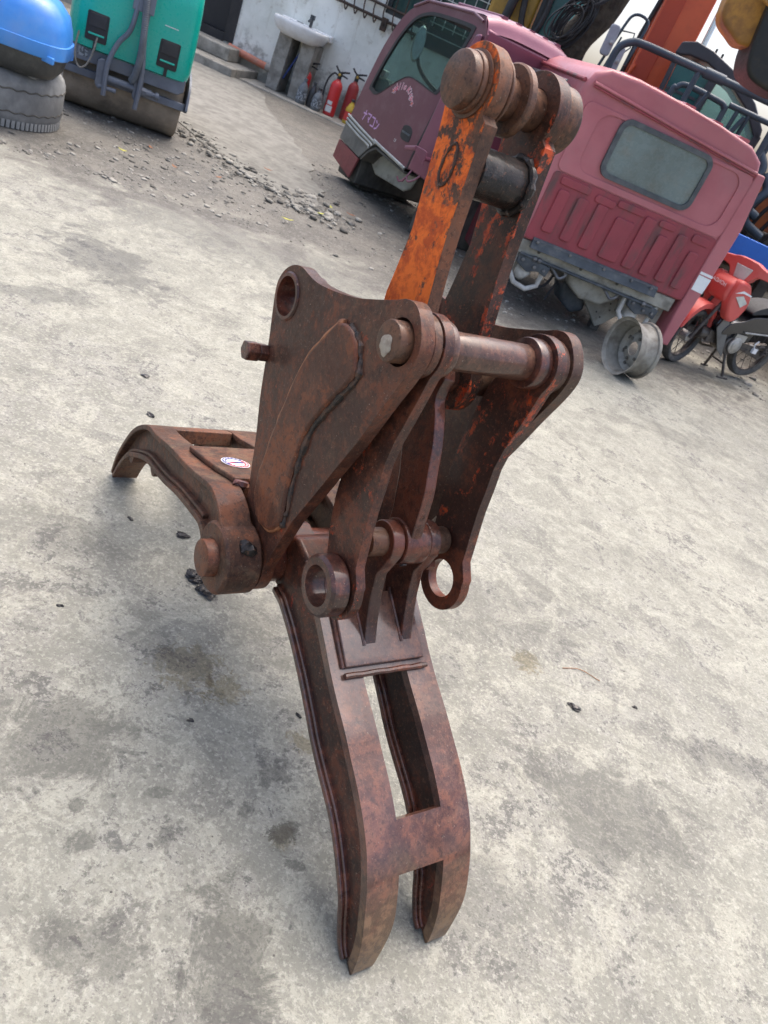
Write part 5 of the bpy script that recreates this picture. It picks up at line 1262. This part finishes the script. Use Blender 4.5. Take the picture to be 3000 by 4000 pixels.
CB = Thing('cable_bundle', 'coils of black cable hanging on the tree trunk', 'cable', (-.36, 9.78, 1.9))
for k in range(16):
    ox, oz = rt_.gauss(0, .03), rt_.gauss(0, .03); w, h = rt_.uniform(.09, .16), rt_.uniform(.18, .3)
    CB.add('cable_loop', tube([(ox + w * math.cos(a) + .08 * math.sin(a), rt_.gauss(0, .004) + ox, .22 + oz + h * math.sin(a)) for a in [2 * PI * i / 26 for i in range(26)]], .008, 6, closed=True), M['cable'])
for k in range(5): CB.add('cable_tail', tube(cat([(-.1 + .03 * k, 0, .3), (.1 + .04 * k, -.02, .42 + .03 * k), (.3 + .03 * k, .02, .62 + .05 * k), (.42 + .06 * k, .08, 1.0)], 5), .007, 6), M['cable'])

# ------------------------------------------------------------------ yellow machine behind the purple cab
M['ochre'] = surf('ochre machine paint', (.38, .22, .03), (.30, .17, .02), 2, .4, 0, .03, dirt=.4, dirtc=(.12, .08, .03))
M['teal'] = surf('tinted cab glass', (.10, .42, .40), (.16, .55, .52), 1.2, .06, 0, 0)
M['tealdark'] = surf('dark tinted cab glass', (.02, .10, .10), (.03, .14, .13), 1.5, .06, 0, 0)
YM = Thing('yellow_excavator', 'ochre yellow machine with a teal-glazed cab behind the purple cab', 'excavator', (-1.2, 11.6, 0))
YM.add('engine_body', box(-.28, .30, 0, 1.6, .7, 2.9), M['ochre'], bevel=.06, seg=3)
YM.add('track', join(*[box(-.3, 1.2, y, y + .45, 0, .65) for y in (.0, 1.2)]), M['under'], bevel=.12, seg=3)
YM.add('hose', tube(cat([(.05, -.06, 2.7), (.12, -.1, 2.3), (.2, -.1, 2.0), (.35, -.08, 1.95), (.42, -.06, 2.2), (.4, -.04, 2.7)], 6), .04, 8), M['blackplastic'])
YM.add('exhaust_pipe', tube([(-.02, -.12, 2.0), (.06, -.12, 3.0)], .06, 14), M['blackplastic'])
cb_ = YM.add('cab_frame', join(box(.32, .40, .0, .08, .7, 3.0), box(1.0, 1.08, .0, .08, .7, 3.0), box(.40, 1.0, .0, .08, .7, 1.75), box(.32, 1.08, .0, 1.2, 2.92, 3.05), box(.66, .71, .01, .07, 1.75, 2.92)), M['black'], bevel=.01)
YM.add('cab_window', box(.40, .66, .03, .04, 1.75, 2.92), M['tealdark'], cb_); YM.add('cab_window', box(.71, 1.0, .03, .04, 1.75, 2.92), M['teal'], cb_)

# ------------------------------------------------------------------ orange excavator: boom, ram, cab
M['oboom'] = surf('orange machine paint', (.75, .13, .04), (.66, .105, .035), 1.6, .35, 0, .02, coat=.15, dirt=.15, dirtc=(.3, .07, .03))
M['chrome'] = surf('chromed rod', (.75, .76, .78), (.68, .7, .72), 3, .08, 1.0, 0)
M['cabgrey'] = surf('charcoal cab paint', (.035, .037, .045), (.055, .056, .065), 4, .3, 0, .02)
OX = Thing('orange_excavator', 'orange excavator with raised boom, chrome ram and dark cab behind the maroon cab', 'excavator', (1.0, 11.0, 0))
tilt = lambda x, z: (x + .0 - (z - 1.9) * .0 - .06, z)
def bpt(x, z, w): X_, Z_ = tilt(x, z); return (X_, w, Z_)
OX.add('boom', prism([(-.60, .9), (.0, .9), (.06, 1.9), (.06, 4.6), (-.42, 4.6), (-.5, 1.9)], .0, .45, mp=bpt), M['oboom'], bevel=.02)
OX.add('boom_side_plate', prism([(-.50, 1.0), (-.32, 1.0), (-.26, 1.9), (-.24, 4.5), (-.40, 4.5), (-.48, 1.9)], -.02, .005, mp=bpt), surf('shaded orange', (.55, .075, .03), (.48, .065, .03), 2, .4), bevel=.006)  # darker copy of the boom orange, shade put into its colour
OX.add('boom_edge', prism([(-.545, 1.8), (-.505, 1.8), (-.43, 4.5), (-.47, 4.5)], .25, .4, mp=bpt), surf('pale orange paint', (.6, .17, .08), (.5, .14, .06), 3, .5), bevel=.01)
OX.add('ram_rod', tube([bpt(.16, 2.15, -.1), bpt(.10, 4.4, -.1)], .035, 16), M['chrome'])
OX.add('ram_barrel', tube([bpt(.11, .9, -.1), bpt(.155, 2.17, -.1)], .085, 18), M['oboom'])
OX.add('ram_collar', tube([bpt(.153, 2.10, -.1), bpt(.157, 2.19, -.1)], .098, 18), M['oboom'])
OX.add('hose', tube([bpt(-.56, 1.9, .1), bpt(-.55, 2.4, .08), bpt(-.5, 2.9, .1), bpt(-.46, 3.6, .1)], .03, 8), M['blackplastic'])
OX.add('valve_block', join(tube([bpt(-.6, 1.86, -.08), bpt(-.46, 1.83, -.08)], .035, 10), tube([bpt(-.5, 1.95, -.06), bpt(-.46, 2.1, -.04)], .02, 8), tube([bpt(-.66, 1.9, -.06), bpt(-.6, 1.8, -.08), bpt(-.52, 1.78, -.1)], .025, 8)), M['oboom'])
OX.add('hose_fitting', tube([bpt(-.46, 1.82, -.1), bpt(-.36, 1.76, -.12)], .03, 10), M['blackplastic'])
OX.add('base_body', box(-.9, 1.6, .1, 1.9, .75, 1.15), M['oboom'], bevel=.04)
OX.add('track', join(box(-1.3, 2.0, -.1, .35, 0, .7), box(-1.3, 2.0, 1.5, 1.95, 0, .7)), M['under'], bevel=.15, seg=3)
# cab, slightly turned
CM_ = Matrix.Translation((.02, -1.05, 0)) @ Matrix.Rotation(rad(-8), 4, 'Z')
def cabx(vf): return xf(vf, CM_)
roofl = [(-.26, 2.28), (-.24, 2.40), (-.10, 2.45), (.1, 2.43), (.45, 2.33), (.75, 2.16), (.95, 1.97), (.98, 1.86), (.92, 1.86), (.7, 2.07), (.42, 2.22), (.1, 2.31), (-.1, 2.31), (-.2, 2.28)]
cf = OX.add('cab_roof', cabx(prism(roofl, -.02, .95)), M['cabgrey'], bevel=.02, seg=3)
OX.add('cab_pillar', cabx(join(prism([(.20, 2.30), (.29, 2.28), (.22, .9), (.12, .9)], -.02, .06), prism([(.90, 1.95), (.98, 1.9), (.93, .9), (.84, .9)], -.02, .06), prism([(-.25, 2.3), (-.20, 2.3), (-.16, .9), (-.22, .9)], -.01, .05), box(-.2, .92, -.01, .05, .9, 1.25))), M['cabgrey'], bevel=.012)
OX.add('cab_window', cabx(prism([(-.19, 2.28), (.20, 2.28), (.14, 1.25), (-.17, 1.25)], .02, .03)), M['tealdark'], cf)
M['cabclear'] = glass('pale cab glass', (.75, .92, .90), .02, .1, .35, (.3, .42, .4))
OX.add('cab_window', cabx(prism([(.28, 2.24), (.45, 2.19), (.7, 2.05), (.90, 1.88), (.85, 1.25), (.23, 1.25)], .02, .03)), M['cabclear'], cf)
for k in range(4): OX.add('window_slat', cabx(box(-.18, .16, .005, .018, 1.45 + .17 * k, 1.475 + .17 * k)), M['cabgrey'], cf)
OX.add('operator_seat', cabx(join(box(.3, .7, .35, .75, 1.2, 1.45), box(.58, .72, .35, .75, 1.4, 1.85))), M['greyplastic'], bevel=.06, seg=3)
OX.add('cab_back', cabx(box(-.2, .92, .9, .94, .9, 2.1)), M['cabclear'])
OX.add('cab_beacon', cabx(join(cyl((.12, .1, 2.42), (0, 0, 1), .012, 0, .05, 8), cyl((.2, .1, 2.40), (0, 0, 1), .012, 0, .05, 8))), M['blackplastic'])

# ------------------------------------------------------------------ blue platform with dark guard rails
M['bluesteel'] = surf('bright blue paint', (.02, .16, .62), (.02, .13, .52), 4, .4, 0, .04)
M['railpaint'] = surf('dark blue-grey rail paint', (.035, .055, .075), (.055, .08, .105), 5, .35, .1, .04)
BP = Thing('service_platform', 'blue steel platform with dark guard rails behind the maroon cab', 'platform', (0, 0, 0))
BP.add('deck_beam', box(1.80, 2.6, 8.30, 8.40, .86, 1.05), M['bluesteel'], bevel=.006)
BP.add('deck', box(.1, 2.6, 8.42, 9.5, .90, .98), M['under'], bevel=.006)
BP.add('deck_bracket', prism([(2.32, 1.05), (2.52, 1.05), (2.52, 1.28), (2.38, 1.28)], 8.36, 8.40), M['bluesteel'], bevel=.005)
for x in (.2, 1.4, 2.5): BP.add('deck_leg', box(x, x + .12, 8.7, 8.82, 0, .9), M['under'], bevel=.01)
ra = cat([(.15, 8.6, .98), (.16, 8.6, 1.7), (.155, 8.6, 1.93), (.18, 8.6, 2.03), (.26, 8.6, 2.095), (.36, 8.6, 2.115), (.7, 8.6, 2.12), (2.0, 8.6, 2.12), (2.5, 8.6, 2.12)], 6)
rl = BP.add('guard_rail', tube(ra, .034, 14), M['railpaint'])
BP.add('rail_post', tube([(.905, 8.6, .98), (.935, 8.6, 2.1)], .027, 12), M['railpaint'], rl)
BP.add('rail_post', tube([(1.82, 8.6, .98), (1.79, 8.6, 2.1)], .03, 12), M['railpaint'], rl)
BP.add('rail_joint', tube([(.98, 8.6, 2.12), (1.18, 8.6, 2.12)], .046, 14), M['railpaint'], rl)
rb2 = cat([(.82, 9.05, .98), (.83, 9.05, 1.85), (.86, 9.05, 1.95), (.95, 9.05, 2.0), (1.3, 9.05, 1.99), (1.36, 9.05, 1.96), (1.38, 9.05, 1.88), (1.36, 9.05, .98)], 6)
BP.add('guard_rail', tube(rb2, .028, 12), M['railpaint'])
BP.add('guard_rail', tube([(1.40, 9.05, 2.0), (2.5, 9.05, 2.0)], .028, 12), M['railpaint'])
for x in (1.5, 1.62, 1.95): BP.add('rail_post', tube([(x - .04, 9.05, .98), (x, 9.05, 1.99)], .022, 10), M['railpaint'])
BP.add('gas_strut', tube([(1.40, 9.0, 1.35), (1.58, 9.0, 1.95)], .024, 10), M['railpaint'])
BP.add('gas_strut', tube([(1.02, 8.7, 1.6), (1.12, 8.7, 2.0)], .02, 10), M['railpaint'])
mir = Thing('wing_mirrors', 'pair of grey rear-view mirrors on dark stalks above the maroon roof', 'mirror', (.1, 9.0, .98))
mm = surf('grey mirror shell', (.34, .36, .4), (.28, .3, .33), 5, .4)
for x, z, h in ((-.03, 1.12, .17), (.10, 1.0, .14)):
    b_ = mir.add('mirror_shell', prism(rrect(x - .05, x + .05, z - h, z + h * .6, .035, 5), -.05, .0), mm, bevel=.015, seg=3)
    mir.add('mirror_knob', cyl((x + .02, -.05, z - .05), (0, -1, 0), .018, 0, .04, 12, .004), M['alu'], b_)
mir.add('mirror_stalk', join(tube(cat([(-.12, .02, 0), (-.05, .02, .7), (.03, .02, 1.2), (.08, .02, 1.35), (.2, .02, 1.36), (.24, .02, 1.28), (.2, .02, .95)], 5), .014, 8), tube([(.04, .02, 1.2), (.16, .02, 1.22), (.18, .02, 1.1), (.1, .02, .98)], .007, 6), tube([(-.06, .02, .2), (.06, .02, 1.15)], .009, 6)), M['railpaint'])

# ------------------------------------------------------------------ excavator bucket hanging at the upper right, with its arm
M['bkt_dark'] = surf('oily black steel', (.006, .008, .0075), (.014, .012, .01), 5, .5, 0, .2, dirt=.4, dirtc=(.05, .035, .02))
M['bkt_ochre'] = surf('worn ochre paint', (.42, .20, .025), (.22, .10, .02), 5, .45, 0, .1, dirt=.5, dirtc=(.09, .05, .02))
EB = Thing('digger_arm', 'yellow digger arm holding a dark worn bucket above the yard', 'excavator', (4.2, 8.6, 0))
L_ = lambda x, y, z: (x - 4.2, y - 8.6, z)
def bkt(u, v, w): return L_(u + .08, 6.0 + w, v)
prof = [tuple(p)[:2] for p in cat([(.74, 2.5), (.78, 2.2), (.81, 2.06), (.86, 1.985), (.96, 1.955), (1.15, 1.95), (1.4, 2.0), (1.6, 2.2), (1.65, 2.5)], 5)]
EB.add('bucket', prism(prof, 0, .5, mp=bkt), M['bkt_dark'], bevel=.03, seg=3)
EB.add('bucket_side', prism([tuple(p)[:2] for p in cat([(.50, 2.6), (.525, 2.3), (.56, 2.2), (.65, 2.15), (.75, 2.12), (.85, 2.2), (.9, 2.6)], 5)], .1, .4, mp=bkt), M['bkt_ochre'], bevel=.03, seg=3)
EB.add('bucket_lug', prism([(.7, 2.35), (.9, 2.3), (1.0, 2.7), (.75, 2.75)], -.03, .0, mp=bkt), M['bkt_ochre'], bevel=.01)
st_p = [L_(1.0, 6.25, 2.35), L_(1.9, 6.8, 3.4), L_(3.0, 7.6, 4.4)]
EB.add('stick', tube(st_p, [.16, .22, .24], 8), M['ochre'], bevel=.02)
EB.add('boom', tube([L_(3.0, 7.6, 4.45), L_(4.2, 8.6, 3.2), L_(4.2, 8.6, 1.0)], [.22, .28, .3], 8), M['ochre'], bevel=.02)
EB.add('base_body', box(-.8, 1.4, -.8, 1.2, .8, 1.7), M['ochre'], bevel=.05)
EB.add('track', join(box(-1.2, 1.6, -1.0, -.5, 0, .8), box(-1.2, 1.6, .9, 1.4, 0, .8)), M['under'], bevel=.15, seg=3)

# ------------------------------------------------------------------ parked machinery glimpsed right of the maroon cab
M['orangedk'] = surf('rusty orange paint', (.42, .12, .03), (.2, .06, .025), 5, .5, 0, .1)
OM = Thing('loader', 'rusty orange loader with black hoses and yellow tank beside the blue platform', 'loader', (2.9, 9.6, 0))
OM.add('loader_frame', prism([(-.75, .7), (.8, .7), (.8, 1.9), (.1, 1.9), (-.3, 1.55), (-.7, 1.5)], .0, .9), M['orangedk'], bevel=.03)
OM.add('loader_mast', tube([(-.9, -.2, .9), (-.55, -.25, 1.9), (-.35, -.2, 2.6)], .07, 12), M['orangedk'])
OM.add('fuel_tank', prism(rrect(-.55, .5, 1.95, 2.5, .1), .1, .7), surf('bright yellow paint', (.72, .42, .02), (.6, .34, .02), 3, .4), bevel=.04)
rr = random.Random(8)
for k in range(6): OM.add('hydraulic_hose', tube(cat([(-.75 + .1 * k, -.3, 1.0), (-.7 + .12 * k, -.35, 1.35), (-.5 + .1 * k + rr.uniform(-.1, .1), -.32, 1.65), (-.35 + .1 * k, -.3, 2.1), (-.2 + .08 * k, -.2, 2.4)], 6), .022, 8), M['blackplastic'])
for x, z in ((-.95, 1.2), (-.8, 1.05)): OM.add('guard_tube', tube(cat([(x - .05, -.55, z + .55), (x + .05, -.58, z + .42), (x - .02, -.6, z + .25), (x + .02, -.58, z + .1), (x + .25, -.55, z + .02)], 6), .045, 12), M['railpaint'])
OM.add('track_frame', join(box(-.9, 1.6, -.5, -.05, .0, .6), box(-.9, 1.6, .9, 1.3, 0, .6)), M['under'], bevel=.12, seg=3)
OM.add('engine_block', box(-.95, -.2, -.28, .0, .62, 1.12), M['under'], bevel=.03)
M['sprung'] = surf('dusty track pad', (.3, .27, .21), (.2, .18, .14), 8, .8)
for k in range(5): OM.add('track_pad', box(-.98 + .0 * k, -.62, -.62, -.52, .38 + .07 * k, .43 + .07 * k), M['sprung'], bevel=.008)
